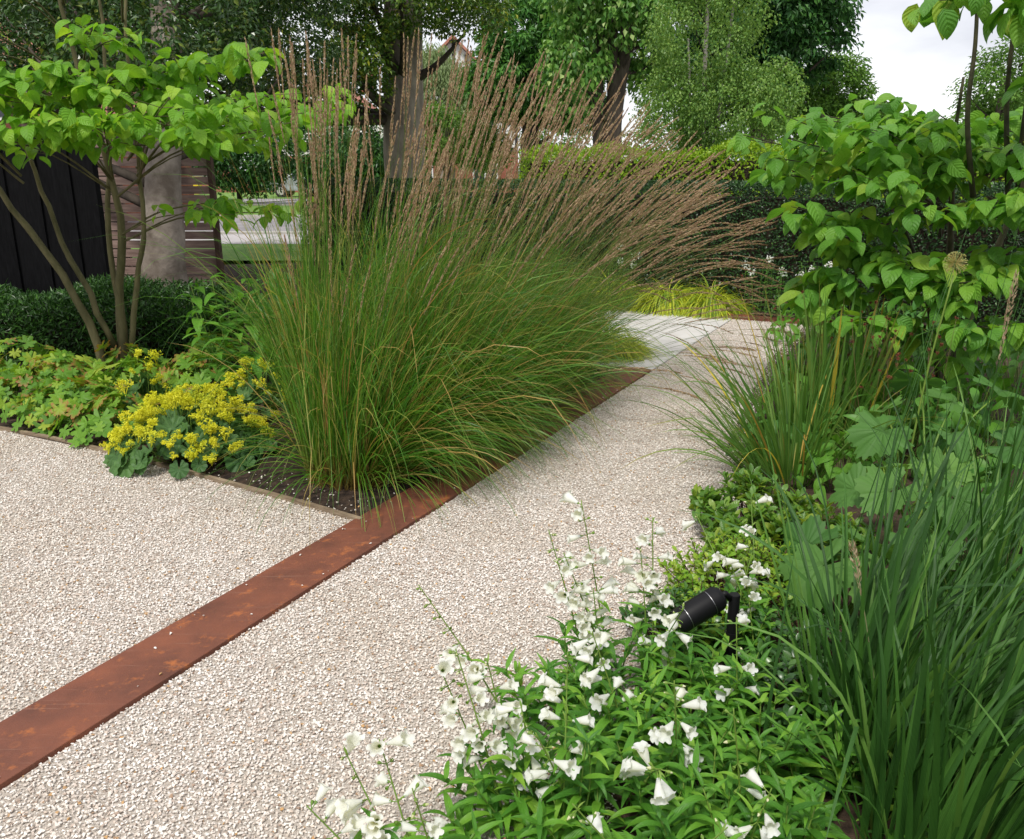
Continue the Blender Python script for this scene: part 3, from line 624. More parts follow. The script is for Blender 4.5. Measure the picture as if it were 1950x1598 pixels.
T_birch = leafmat('birch_leaf', [(0, (0.115, 0.237, 0.054)), (.5, (0.169, 0.312, 0.066)), (1, (0.270, 0.413, 0.096))], .4, .35)
T_will = leafmat('willow_leaf', [(0, (0.169, 0.247, 0.104)), (1, (0.286, 0.364, 0.169))], .5, .3)
T_ash = leafmat('ash_leaf', [(0, (0.080, 0.189, 0.034)), (1, (0.174, 0.324, 0.054))], .4, .3)

# evergreen oak whose boughs overhang behind the grass, and the pale trunk by the slat fence
tree('evergreen_oak', 'tall evergreen oak with straight grey trunk and drooping olive green boughs', (-1.98, 16), [(-1.98, 16, -.05, .42), (-1.96, 16, 1.4, .36), (-1.92, 16, 3.2, .35), (-1.85, 16, 5, .30), (-1.8, 16.2, 7.5, .15)],
     [(-3.4, 15.0, 3.75, 1.5, 1.5, 1.25), (-1.5, 15.2, 4.55, 1.5, 1.6, .9), (-4.9, 14.4, 3.45, 1.3, 1.4, 1.3), (-6.2, 14.6, 3.6, 1.2, 1.3, 1.2), (-2.6, 15.0, 3.15, .55, .8, .75), (-0.9, 15.0, 4.0, .85, .8, .45), (-3, 16, 5.6, 3, 2.4, 1.0)], 760, 80, .30, .088, .046, T_holm2, BR_grey, 26)
tree('holm_oak', 'dark leaved oak with pale lumpy trunk in front of the slat fence', (-3.66, 8.75), [(-3.66, 8.75, -.05, .31), (-3.63, 8.75, .35, .255), (-3.55, 8.75, .9, .20), (-3.50, 8.8, 1.5, .17), (-3.42, 9.0, 2.5, .15), (-3.4, 9.2, 4.2, .09)],
     [(-4.3, 10.6, 3.25, 1.5, 1.1, .85), (-6.0, 10.8, 3.1, 1.4, 1.2, .85), (-3.4, 10.4, 3.9, 2.4, 1.4, .7), (-2.9, 11.4, 3.05, 1.0, 1.0, .9), (-3.5, 8.5, 3.0, 1.3, .8, .75)], 640, 80, .24, .066, .036, T_holm, BR_pale, 14)
tree('dark_tree', 'dark bare stemmed tree behind the black board fence, thicker trunk', (-6.2, 13), [(-6.2, 13, -.05, .26), (-6.2, 13, 2, .22), (-6.25, 13, 3.6, .19), (-6.2, 13, 5.5, .1)],
     [(-6.6, 13, 4.6, 1.7, 1.4, 1.1), (-7.8, 12.6, 3.7, 1.4, 1.2, 1.0)], 220, 70, .30, .085, .046, T_holm, BR_dark, 9)
tree('dark_tree', 'dark slim leaning tree behind the black board fence', (-6.9, 12), [(-6.55, 12, -.05, .17), (-6.2, 12, 1.6, .15), (-5.9, 12.1, 3, .13), (-5.6, 12.2, 5, .08)],
     [(-5.5, 12.4, 4.9, 1.7, 1.4, 1.2)], 120, 60, .28, .06, .034, T_holm, BR_dark, 6)
tree('willow_tree', 'hazy grey green weeping tree behind the trunk of the oak', (-2.9, 39), [(-2.9, 39, -.05, .4), (-2.9, 39, 3, .3), (-2.8, 39, 6, .15)],
     [(-3.3, 39, 4.6, 1.6, 1.4, 2.2), (-1.9, 38.6, 3.9, 1.0, 1.2, 1.7)], 230, 90, .42, .20, .06, T_will, BR_grey, 8, droop=1.6, hang=.9)
tree('chestnut_tree', 'round dense mid green tree behind the plumes beside the white house', (0.6, 30), [(.6, 30, -.05, .35), (.6, 30, 2, .3), (.6, 30, 5, .18)],
     [(0.75, 30, 4.4, 2.2, 1.9, 1.45), (1.0, 30, 5.6, 2.0, 1.8, 1.5), (-.5, 29.6, 4.0, 1.0, 1.2, .9), (2.0, 29.7, 3.7, 1.4, 1.2, 1.0)], 420, 80, .40, .20, .10, T_chest, BR_dark, 9, droop=.5, flat=.55)
tree('lime_tree', 'lime tree with forked dark trunks and hanging heart leaves', (2.45, 22), [(2.48, 22, -.05, .30), (2.48, 22, 1.9, .25), (2.52, 22, 3.0, .22), (2.80, 22, 4.6, .17), (3.15, 22, 6.4, .1)],
     [(1.55, 21.6, 4.0, .75, .7, 1.15), (2.6, 22.9, 4.6, 1.3, .6, .9), (3.35, 22.5, 4.0, .5, .5, .75), (2.9, 21.4, 5.0, 1.0, .7, .6), (2.4, 22, 6, 2, 1.6, 1.2)], 250, 42, .34, .16, .115, T_lime, BR_dark, 14, droop=1.2, hang=.25,
     extra=[[(2.3, 22, .9, .18), (2.16, 22, 2.2, .16), (2.10, 22, 3.4, .14), (1.95, 22, 5.4, .1)], [(2.5, 22, 2.9, .16), (2.42, 21.9, 4.2, .13), (2.45, 21.9, 6, .1)]])
tree('dark_chestnut_tree', 'very tall dark horse chestnut standing behind the pale birch', (8.2, 29), [(8.2, 29, -.05, .5), (8.2, 29, 3, .4), (8.2, 29, 7, .22)],
     [(8.6, 28.6, 5.3, 1.75, 1.8, 1.5), (7.4, 28.6, 6.4, 2.4, 2, 1.8), (8.7, 28.6, 6.7, 1.9, 1.8, 1.6), (7.6, 28.8, 4.2, 1.5, 1.5, 1.2), (6.2, 28.6, 4.6, 1.8, 1.6, 1.8)], 560, 80, .42, .21, .10, T_cdark, BR_dark, 10, droop=.6, flat=.55)
tree('ash_tree', 'smaller rounded green tree beside the dark horse chestnut', (11.4, 32), [(11.4, 32, -.05, .3), (11.3, 32, 2, .25), (11.3, 32, 4.6, .1)],
     [(11.3, 32, 4.1, 1.55, 1.4, 1.2), (10.2, 31.6, 3.6, 1.2, 1.2, 1.2), (12.3, 32, 3.3, 1.0, 1.2, .8)], 220, 70, .36, .17, .085, T_ash, BR_dark, 8)
tree('ash_tree', 'rounded green tree far behind the upright dogwood shoots', (14.4, 26), [(14.4, 26, -.05, .3), (14.3, 26, 2, .24), (14.2, 26, 4, .1)],
     [(14.6, 26, 3.8, 1.5, 1.4, 1.35), (15.8, 26, 3.4, 1.5, 1.4, 1.6)], 190, 70, .34, .14, .075, T_ash, BR_dark, 8)
tree('birch_tree', 'airy light green birch with slim pale stems behind the clipped hedge', (3.05, 14), [(3.05, 14, -.05, .055), (3.03, 14, 1.5, .045), (2.98, 14, 3, .036), (2.95, 14, 5, .02)],
     [(2.95, 13.9, 3.5, .95, .8, .95), (3.3, 13.7, 2.5, 1.0, .8, .62), (2.5, 13.8, 2.5, .62, .6, .6), (3.95, 13.8, 2.6, .55, .6, .6), (3.1, 13.9, 4.6, .9, .8, .8), (3.0, 14, 1.9, .6, .5, .35)], 760, 40, .17, .050, .036, T_birch, BR_birch, 16, droop=.9, shell=.2, hang=.18,
     extra=[[(3.12, 14.05, 0, .045), (3.2, 14.05, 1.5, .036), (3.3, 14, 3, .026), (3.4, 14, 4.6, .012)], [(2.98, 14, 0, .04), (2.86, 14, 1.6, .03), (2.7, 14, 3.4, .016)]])
for (x, y, w_, h_, lb) in ((-7.6, 36, 2.2, 3.6, 'dark evergreen shrub across the road in front of the pale house'), (-11.6, 37, 2.4, 3.4, 'broad dark evergreen shrub across the road beside the brick wall'), (-5.3, 33, 1.9, 3.2, 'rounder dark evergreen shrub across the road by the half timbered house')):
    tree('evergreen_shrub_tree', lb, (x, y), [(x, y, -.05, .12), (x, y, 1, .1), (x, y, h_*.8, .05)], [(x, y, h_*.62, w_, 1.5, h_*.40), (x + .6, y - .4, h_*.45, w_*.7, 1.2, h_*.3)], 150, 60, .40, .19, .10, T_cdark, BR_dark, 5)
tree('field_maple', 'fresh green maple across the road hiding most of the half timbered house', (-2.3, 31), [(-2.3, 31, -.05, .16), (-2.3, 31, 1.4, .13), (-2.2, 31, 3.6, .06)], [(-2.2, 31, 2.7, 1.3, 1.0, 1.0), (-1.1, 31.3, 2.2, 1.0, .9, .8), (-3.4, 31.3, 2.3, .9, .9, .9)], 150, 55, .34, .15, .085, T_ash, BR_dark, 6)
# far belt of trees that closes the view
far = MB(); tr = MB()
for (x, y, r, h) in ((-30, 70, 5, 7), (-22, 75, 5, 8), (-9, 80, 5, 6.5), (-4, 85, 4, 5), (5, 80, 5, 6.5), (14, 78, 5, 5.2), (21, 75, 5, 5.0), (29, 72, 5, 5.5), (-38, 60, 5, 8), (38, 70, 5, 6.5)):
    crown_cloud(far, [(x, y, h*.55, r, r*.7, h*.5)], 60, 45, 1.0, .42, .24)
o = far.obj('far_treeline', T_ash, kind='stuff', smooth=False); o['label'] = 'distant belt of broadleaf trees beyond the houses'; o['category'] = 'trees'

# ------------------------------------------------------------------ hedges
def hedge(name, label, p0, p1, width, h, n, ln, wd, leaf, rough=.04, cat='hedge', lump=0.0, needle=False, core=True):
    p0 = np.array([*p0, 0.0]); p1 = np.array([*p1, 0.0]); ax = unit(p1 - p0); Lh = np.linalg.norm(p1 - p0); ay = np.array([-ax[1], ax[0], 0])
    th = thing(name, tuple((p0 + p1)/2), label, cat)
    if core:
        mb = MB(); box(mb, (p0 + p1)/2 + [0, 0, h/2 - .06], (Lh - .16, width - .16, h - .16), ax); mb.obj('twigs', M_dark_core, th, smooth=False)  # solid box for the twig mass, its dark colour stands in for inner shade
    A = np.array([Lh*h, Lh*width, Lh*h*.35, width*h, width*h]); c = rng.choice(5, n, p=A/A.sum())
    a = U(0, Lh, n); b_ = U(-.5, .5, n)*width; z = U(0, h, n)
    nr = np.zeros((n, 3))
    m_ = c == 0; b_[m_] = -width/2; nr[m_] = -ay
    m_ = c == 1; z[m_] = h; nr[m_] = [0, 0, 1]
    m_ = c == 2; b_[m_] = width/2; nr[m_] = ay
    m_ = c == 3; a[m_] = 0; nr[m_] = -ax
    m_ = c == 4; a[m_] = Lh; nr[m_] = ax
    lu = lump * (np.sin(a*2.1) + np.sin(a*3.7 + 2) + np.sin(a*6.3 + b_*5) * .7) / 2.4
    p = p0 + ax*a[:, None] + ay*b_[:, None]; p[:, 2] = z * (1 + lu/h)
    p -= nr * (np.abs(rng.normal(0, rough, n)) - rough*.4)[:, None]
    fwd = nr*.5 + rand_dir(n)*.9 + np.array([0, 0, .25]); nn_ = nr + rand_dir(n)*.7 + [0, 0, .3]
    mb = MB(); diamonds(mb, p, fwd, nn_, ln*U(.6, 1.3, n), wd*U(.7, 1.2, n), .2)
    mb.obj('foliage', leaf, th, kind='stuff', smooth=False)
    return th, mb
hedge('clipped_hedge', 'clipped dark evergreen hedge with flat top behind the golden grass', uv(3.6, -6.2)[:2], uv(3.6, 4.2)[:2], .75, 1.33, 95000, .034, .021, G_hed, .05)
hedge('golden_hedge', 'loose golden leaved hedge behind the clipped dark hedge', uv(7.0, -4.4)[:2], uv(7.0, 5.2)[:2], 1.1, 1.74, 36000, .065, .036, G_gold, .10, lump=.12)
hedge('yew_hedge', 'low dark yew hedge in front of the black board fence', (-6.5, 7.15), (-2.35, 6.75), .75, .50, 36000, .062, .017, G_yew, .13, lump=.09)
# ------------------------------------------------------------------ feather reed grass
def plume_stem(parent, p, d, Ln, bend, wind, stem_mat, plume_mat, plen=.30, nsp=80, rad=.0016, sp=.0135, spread=.018, pk=.20):
    mb = MB(); K = 14; q = np.array(p, float); d = unit(d); P = [q.copy()]
    for k in range(K):
        d = unit(d + bend/K*(.2 + 1.9*(k/K)**1.5)*np.array([0, 0, -1.0]) + np.asarray(wind)/K); q = q + d*Ln/K; P.append(q.copy())
    P = np.array(P); tube(mb, P, np.linspace(rad, rad*.5, K + 1), 3, r=rng.random(), cap=False)
    st = mb.obj('flower_stem', stem_mat, parent)
    pl = MB(); t_ = 1 - plen*U(0, 1, nsp)/Ln; idx = t_*K; i = np.minimum(idx.astype(int), K - 1); f = (idx - i)[:, None]
    c = P[i]*(1 - f) + P[i + 1]*f; ax = unit(P[i + 1] - P[i]); o = rand_dir(nsp); o = unit(o - ax*np.sum(o*ax, 1, keepdims=True))
    env = np.sin(np.pi*np.clip((1 - t_)*Ln/plen, .04, 1)**.6)[:, None]
    diamonds(pl, c + o*spread*.16*env, ax + o*pk*(.35 + env), o, sp*U(.8, 1.6, nsp), sp*.34, .15)
    off = ploc(st); o2 = pl.obj('plume', plume_mat, parent); o2.parent = st
    return st
def reed_clump(c, r, nbl, nst, lean, label, hmax=1.75, bl=1.0):
    nbl = int(nbl*.72); c = np.array([*c, 0.0]); g_ = thing('feather_reed_grass', tuple(c), label, 'ornamental grass', 'feather reed grasses beside the steel strip')
    a = U(0, 6.283, nbl); rr = r*np.sqrt(U(0, 1, nbl)); out = np.stack([np.cos(a), np.sin(a), a*0], 1)
    p = c + out*rr[:, None]; p[:, 2] = 0.005
    tilt = np.abs(rng.normal(.10, .12, nbl)) + .28*(rr/r)**2*U(.2, 1.4, nbl)
    ln = np.array(lean); lb = ln*min(1, .30/max(1e-3, np.linalg.norm(ln))); tilt = tilt*np.where(out[:, 0] < 0, .3, 1.0)
    d = out*tilt[:, None] + lb*U(.2, 1.1, nbl)[:, None] + np.array([0, 0, 1.0]) + rng.normal(0, .15, (nbl, 3))*[1, 1, 0]
    Ln = U(.55, 1.42, nbl)*np.where(rng.random(nbl) < .25, .75, 1.0)*bl
    mb = MB(); ribbons(mb, p, d, Ln, U(.0045, .0090, nbl), U(.05, 2.2, nbl)*(Ln**1.1), 9, 'grass', twist=.9, wind=tuple(lb*.4), kink=.18)
    k = int(nbl*.17)                       # older low blades that flop outwards
    a = U(0, 6.283, k); out = np.stack([np.cos(a), np.sin(a), a*0], 1) + np.array([lb[0]*1.2, lb[1]*1.2 - .15, 0]); p = c + out*r*U(.4, 1, k)[:, None]; p[:, 2] = .01
    ribbons(mb, p, out*U(.6, 1.3, k)[:, None] + [0, 0, 1.0], U(.4, .85, k), U(.004, .007, k), U(1.2, 2.4, k), 8, 'grass', twist=.8, kink=.15)
    if c[1] < 4.9 and np.dot(c[:2] - O2, DV) > -.95:      # clumps next to the strip: long soft blades that fall over it
        k = int(nbl*.34); p = c + np.stack([U(.02, .22, k), U(-.22, .18, k), U(.01, .02, k)], 1)
        ribbons(mb, p, np.stack([U(.35, 1.2, k), U(-.55, .15, k), U(.8, 1.2, k)], 1), U(.5, .98, k)*min(1, bl + .15), U(.004, .0085, k), U(1.1, 2.6, k), 9, 'grass', twist=.8, kink=.1)
    mb.obj('blades', G_calam, g_, kind='stuff')
    for q in range(int(nst*1.35)):
        a = U(0, 6.283); o = np.array([math.cos(a), math.sin(a), 0]); p0 = c + o*r*.7*math.sqrt(U(0, 1)); p0[2] = .02
        tl = abs(rng.normal(0, .085)); d = o*tl + ln*U(.12, 2.1) + np.array([0, 0, 1.0])
        Lq = hmax*(1.06 - .40*U(0, 1)**1.6); plume_stem(g_, p0, d, Lq, U(.10, .42)*(1 + 6*np.linalg.norm(ln)*U(.2, 1.2)), ln*U(.2, .7) + rng.normal(0, .06, 3), G_stem, G_plume, U(.26, .44), 150)
    return g_
RG = []
ROW = 'feather reed grass in the middle of the row, plumes leaning over the steel strip'
RG.append(reed_clump((-0.80, 4.02), .24, 1700, 30, (.14, -.03, 0), 'feather reed grass at the timber corner with straw brown base', 1.62, bl=0.95))
RG.append(reed_clump((-1.00, 4.52), .20, 1500, 58, (.015, .02, 0), 'tallest upright feather reed grass behind the yellow flowers', 2.02, bl=1.3))
RG.append(reed_clump((-0.52, 4.45), .25, 1800, 52, (.20, .02, 0), ROW, 1.92, bl=1.12))
RG.append(reed_clump((-0.62, 5.15), .26, 1500, 72, (.14, .03, 0), ROW, 2.12, bl=1.3))
RG.append(reed_clump((-0.12, 5.05), .26, 1800, 62, (.36, .03, 0), ROW, 1.94, bl=0.88))
RG.append(reed_clump((-0.12, 5.85), .26, 1500, 72, (.30, .03, 0), ROW, 2.08, bl=0.92))
RG.append(reed_clump((0.10, 5.82), .24, 1700, 72, (.52, .02, 0), 'feather reed grass at the far end of the strip, plumes arching over the paving', 1.95, bl=0.74))
RG.append(reed_clump((0.28, 6.6), .24, 1300, 70, (.42, .00, 0), 'feather reed grass by the paving behind the golden grass clump', 1.86, bl=0.74))
# a few thin stems thrown out low across the path
for g_, c_, n_ in ((RG[6], (.38, 5.7), 14), (RG[4], (.0, 5.0), 8), (RG[2], (-.4, 4.4), 4), (RG[7], (.5, 6.5), 8)):
    for q in range(n_):
        plume_stem(g_, (c_[0] + U(-.1, .1), c_[1] + U(-.15, .15), .02), (U(.9, 2.0), U(-.45, .15), 1), U(1.1, 1.75), U(.5, 1.1), (.2, 0, 0), G_stem, G_plume, U(.24, .36), 120)
# ------------------------------------------------------------------ coarse dark grass at the path bend
def blade_clump(name, label, c, r, nob, nst, lean, Lr, Wr, mat, bend=(.3, 1.2), kink=.05, cat='ornamental grass', group=None, K=9, fold=.35, tiltk=.45, twist=.6, prof='grass', wind=(0, 0, 0), stuff=True):
    c = np.array([*c, 0.0]); g_ = thing(name, tuple(c), label, cat, group)
    def params(n):
        a = U(0, 6.283, n); rr = r*np.sqrt(U(0, 1, n)); out = np.stack([np.cos(a), np.sin(a), a*0], 1); p = c + out*rr[:, None]; p[:, 2] = .004
        d = out*(np.abs(rng.normal(.12, .1, n)) + tiltk*rr/r*U(.2, 1.2, n))[:, None] + np.array(lean)*U(.4, 1.3, n)[:, None] + np.array([0, 0, 1.0])
        Ln = U(*Lr, n); return p, d, Ln, U(*Wr, n), U(*bend, n)*Ln
    for q in range(nob):
        mb = MB(); p, d, Ln, w, b_ = params(1); ribbons(mb, p, d, Ln*1.05, w*1.15, b_, K, prof, fold=fold, twist=twist, kink=kink, wind=wind); mb.obj('blade', mat, g_)
    if nst:
        mb = MB(); p, d, Ln, w, b_ = params(nst); ribbons(mb, p, d, Ln, w, b_, K, prof, fold=fold, twist=twist, kink=kink, wind=wind); mb.obj('blades', mat, g_, kind='stuff')
    return g_
DG = 'coarse dark green arching grasses'
d1 = blade_clump('dark_green_grass', 'coarse dark green grass with straw base beside the white flowers', (1.02, 1.86), .22, 190, 110, (.50, .02, 0), (.40, 1.0), (.007, .021), G_dark, (.1, 2.6), .14, group=DG)
d2 = blade_clump('dark_green_grass', 'coarse dark green grass with tan feathery seed stems below the dogwood', (1.55, 2.25), .22, 130, 60, (.42, .0, 0), (.5, 1.15), (.006, .016), G_dark, (.05, 1.6), .08, group=DG)
d3 = blade_clump('dark_green_grass', 'coarse dark green grass at the outer rim of the bed', (1.02, 1.48), .24, 190, 110, (.42, .06, 0), (.35, .85), (.007, .021), G_dark, (.2, 3.2), .16, group=DG)
for (x, y, dx, dy, ln_) in ((1.20, 2.2, .12, .05, 1.55), (1.22, 2.3, .17, .05, 1.50), (1.28, 2.25, .14, .03, 1.24), (1.35, 2.3, .05, .1, 1.2)):
    plume_stem(d2, (x, y, .02), (dx, dy, 1), ln_, .12, (.05, 0, 0), G_dark, G_tan, .26, 150, .0022, .013, .02, .45)
plume_stem(d1, (.98, 1.88, .02), (-.20, .02, 1), .62, .2, (-.05, 0, 0), G_tan, G_tan, .16, 70, .0014, .013, .03, .5)
for q in range(56):
    x, y = U(1.05, 1.8), U(1.9, 2.6); mb = MB(); ribbons(mb, [(x, y, .01)], [(U(.10, .34), U(-.05, .12), 1)], U(.9, 1.5), U(.0035, .006), U(.0, .25), 9, 'grass', fold=.5, twist=.4); mb.obj('culm', G_dark, d2)
# a couple of long loose blades leaning out of the clump over the flowers
for p_, d_, l_, w_, b_ in (((.60, 1.72, .02), (.12, .18, 1), .62, .012, .05), ((.92, 1.85, .05), (-.30, .0, 1), .55, .012, .6), ((.80, 1.72, .02), (.2, -.2, 1), .5, .012, 2.2)):
    mb = MB(); ribbons(mb, [p_], [d_], l_, w_, b_, 9, 'grass', fold=.3, twist=.5); mb.obj('blade', G_dark, d1)

# ------------------------------------------------------------------ iris and sedge by the path
blade_clump('siberian_iris', 'upright sword leaved iris with yellowing tips among brown seed heads', (1.80, 4.55), .20, 50, 10, (.0, .0, 0), (.55, .95), (.010, .019), G_iris, (.0, .25), .04, 'iris', tiltk=.25, prof='sword')
blade_clump('siberian_iris', 'tuft of sword leaves at the foot of the dogwood', (2.05, 4.75), .20, 34, 0, (.0, .0, 0), (.5, .9), (.010, .018), G_iris, (.0, .3), .04, 'iris', tiltk=.28, prof='sword')
sd = blade_clump('arching_sedge', 'arching strap leaved tuft spilling onto the gravel with orange yellow dying leaves', (1.36, 3.95), .18, 130, 60, (-.30, -.05, 0), (.40, .90), (.006, .015), G_iris, (.5, 2.0), .05, 'sedge', tiltk=.75, prof='grass')
blade_clump('arching_sedge', 'strap leaved tuft leaning over the path before the iris', (1.55, 4.5), .16, 70, 20, (-.28, .0, 0), (.45, .95), (.006, .014), G_iris, (.3, 1.6), .05, 'sedge', tiltk=.6, prof='grass')
# ------------------------------------------------------------------ golden hakone grass
def golden(c, r, h, n, label, lean=(0, 0, 0)):
    c = np.array([*c, 0.0]); g_ = thing('golden_grass', tuple(c), label, 'ornamental grass', 'golden grasses by the paving')
    a = U(0, 6.283, n); rr = r*np.sqrt(U(0, 1, n)); out = np.stack([np.cos(a), np.sin(a), a*0], 1); p = c + out*rr[:, None]*.55; p[:, 2] = h*.8*(1 - (rr/r)**2)*U(.2, 1, n)
    d = out*U(.7, 1.4, n)[:, None] + np.array(lean)*U(.3, 1.6, n)[:, None] + np.array([0, 0, .75])
    mb = MB(); ribbons(mb, p, d, U(.28, .50, n), U(.008, .014, n), U(2.0, 4.6, n), 7, 'hak', twist=.3); mb.obj('blades', G_hak, g_, kind='stuff')
golden((1.72, 9.22), .52, .32, 900, 'golden arching grass mound at the far end of the paving', (.0, -.4, 0)); golden((2.15, 8.98), .42, .30, 800, 'golden arching grass mound beside the white phlox', (.1, -.5, 0))
golden((0.80, 6.95), .36, .26, 750, 'golden grass tuft under the reed plumes at the strip end', (.3, -.2, 0)); golden((1.10, 9.5), .40, .40, 600, 'golden grass mound under the hedge beside small white flowers', (.1, -.3, 0))

# ------------------------------------------------------------------ dogwoods in flat tiers
def spray(mb, frames, s, e, spread, ntw, lift=.10, leafsc=1.0, dens=5, hangk=.25, rad=.008):
    s = np.array(s, float); e = np.array(e, float); Lb = np.linalg.norm(e - s)
    P = smooth_path([s, s*.6 + e*.4 + [0, 0, lift*Lb], e], 10); tube(mb, P, np.linspace(rad, rad*.35, 10), 5, cap=False)
    fw = unit((e - s)*[1, 1, 0]); sd_ = np.array([-fw[1], fw[0], 0])
    ends = [(P[-1], fw)]
    for k in range(ntw):
        t_ = U(.5, 1.0); b_ = P[int(t_*9)]; sg = 1 if k % 2 else -1; dr = unit(fw*U(.5, 1.1) + sd_*sg*U(.5, 1.2)); ln_ = spread*U(.5, 1.1)*(1.2 - .5*t_)
        q = b_ + dr*ln_ + [0, 0, ln_*U(.02, .30)]; tube(mb, [b_, (b_ + q)/2 + [0, 0, -.02*ln_], q], [rad*.4, rad*.3, rad*.2], 4, cap=False); ends.append((q, dr))
        if rng.random() < .6: ends.append(((b_ + q)/2, dr))
    for q, dr in ends:
        n = max(2, int(dens*U(.7, 1.3))); a0 = U(0, 6.28)
        for k in range(n):
            a = a0 + k*6.283/n + U(-.35, .35); v = np.array([math.cos(a), math.sin(a), 0])*.95 + dr*.45; v = unit(v); pit = U(.05, 1.3)*hangk*3
            pet = U(.015, .045); pos = q + v*pet + [0, 0, U(-.05, .03)]
            frames.append(frame(pos, v + [0, 0, -pit], np.array([0, 0, 1.0]) + rng.normal(0, .32, 3), leafsc*U(.55, 1.28)))
dl = thing('dogwood_tree', (-2.85, 6.0, 0), 'multi stemmed dogwood with tiers of bright yellow green leaves by the black fence', 'small tree')
STEMS_L = [[(-2.83, 6.0, 0), (-2.80, 6.0, .6), (-2.72, 5.98, 1.15), (-2.78, 5.95, 1.75), (-2.86, 5.9, 2.4), (-2.9, 5.9, 3.1)], [(-2.87, 6.02, 0), (-2.84, 6.02, .5), (-2.80, 6.0, 1.2), (-2.70, 6.0, 1.9), (-2.66, 6, 2.9)],
           [(-2.95, 5.9, 0), (-2.98, 5.9, .42), (-3.20, 5.9, .9), (-3.42, 5.85, 1.3), (-3.50, 5.85, 1.55), (-3.45, 5.8, 2.1), (-3.3, 5.8, 2.9)], [(-2.88, 5.98, .25), (-3.02, 5.97, .7), (-3.16, 5.95, 1.1), (-3.22, 5.9, 1.5), (-3.35, 5.9, 2.0), (-3.55, 5.9, 2.6)],
           [(-2.78, 6.0, .1), (-2.66, 5.98, .75), (-2.55, 5.95, 1.1), (-2.53, 5.95, 1.6), (-2.50, 5.9, 2.2), (-2.42, 5.9, 2.7)]]
for j, s_ in enumerate(STEMS_L):
    mb = MB(); n = 18; P = smooth_path(s_, n); P += rng.normal(0, .006, P.shape); tube(mb, P, np.linspace((.036, .028, .032, .024, .022)[j], .008, n)*(1 + rng.normal(0, .04, n)), 9); mb.obj('stem', BR_dog, dl)
fr = []; bb = MB()
for s_, e_, sp_, nt_ in (((-2.75, 5.98, 1.05), (-3.3, 5.3, 1.46), .34, 7), ((-3.3, 5.9, 1.1), (-3.85, 5.5, 1.50), .34, 7), ((-3.3, 5.88, 1.15), (-3.3, 5.05, 1.40), .3, 6), ((-2.73, 5.98, 1.1), (-2.75, 5.05, 1.40), .34, 7), ((-2.73, 5.98, 1.12), (-2.3, 4.95, 1.42), .34, 7),
                         ((-2.55, 5.95, 1.1), (-1.80, 4.95, 1.44), .34, 8), ((-2.55, 5.95, 1.15), (-1.50, 5.05, 1.44), .32, 8), ((-2.73, 5.98, 1.0), (-1.38, 5.55, 1.40), .34, 8), ((-2.55, 5.95, 1.2), (-1.15, 6.0, 1.52), .32, 8), ((-2.6, 5.95, 1.25), (-1.9, 5.4, 1.56), .32, 7),
                         ((-2.78, 5.95, 1.4), (-2.35, 5.35, 1.62), .34, 7), ((-2.75, 5.95, 1.3), (-1.3, 6.6, 1.55), .34, 7), ((-2.78, 5.95, 1.35), (-2.95, 5.25, 1.60), .32, 7), ((-3.5, 5.85, 1.5), (-4.0, 5.4, 1.68), .3, 6), ((-3.5, 5.85, 1.5), (-3.7, 5.0, 1.60), .3, 6),
                         ((-2.75, 5.95, 1.65), (-3.25, 5.3, 1.92), .30, 6), ((-2.78, 5.95, 1.65), (-2.75, 5.2, 1.88), .30, 6), ((-2.78, 5.95, 1.7), (-2.25, 5.3, 1.84), .28, 5), ((-3.45, 5.8, 1.8), (-3.5, 5.2, 1.92), .28, 5), ((-2.7, 6, 1.75), (-1.98, 5.5, 1.78), .24, 5),
                         ((-2.9, 5.9, 1.95), (-3.3, 5.2, 2.12), .3, 6), ((-3.4, 5.8, 2.0), (-3.8, 5.3, 2.05), .3, 6), ((-2.8, 5.9, 2.0), (-2.4, 5.3, 2.10), .25, 5), ((-2.85, 5.9, 2.2), (-2.9, 5.1, 2.35), .25, 4), ((-2.55, 5.95, 1.8), (-1.35, 5.05, 1.90), .17, 9), ((-2.42, 5.9, 2.6), (-1.65, 4.9, 2.33), .2, 5), ((-2.5, 5.9, 2.3), (-2.05, 5.0, 2.36), .18, 4), ((-2.86, 5.9, 2.4), (-2.55, 5.1, 2.55), .25, 4), ((-3.5, 5.8, 2.3), (-3.4, 5.2, 2.5), .25, 3),
                         ((-2.73, 5.98, .75), (-1.9, 5.9, .95), .25, 3), ((-2.73, 5.98, .7), (-1.6, 6.2, .85), .3, 4)):
    for rep in range(2): spray(bb, fr, np.array(s_) + [0, 0, .30 if e_[2] < 1.7 else .1], np.array(e_) + [0, 0, .36 if e_[2] < 1.7 else .20] + rng.normal(0, (.02, .16)[rep], 3)*[1, 1, .55], sp_, nt_, .08, .88, 4, .22, .009 - .003*rep)
bb.obj('branches', BR_dog, dl); put(dl, 'leaf', S_dog, G_dogl, fr, 300)

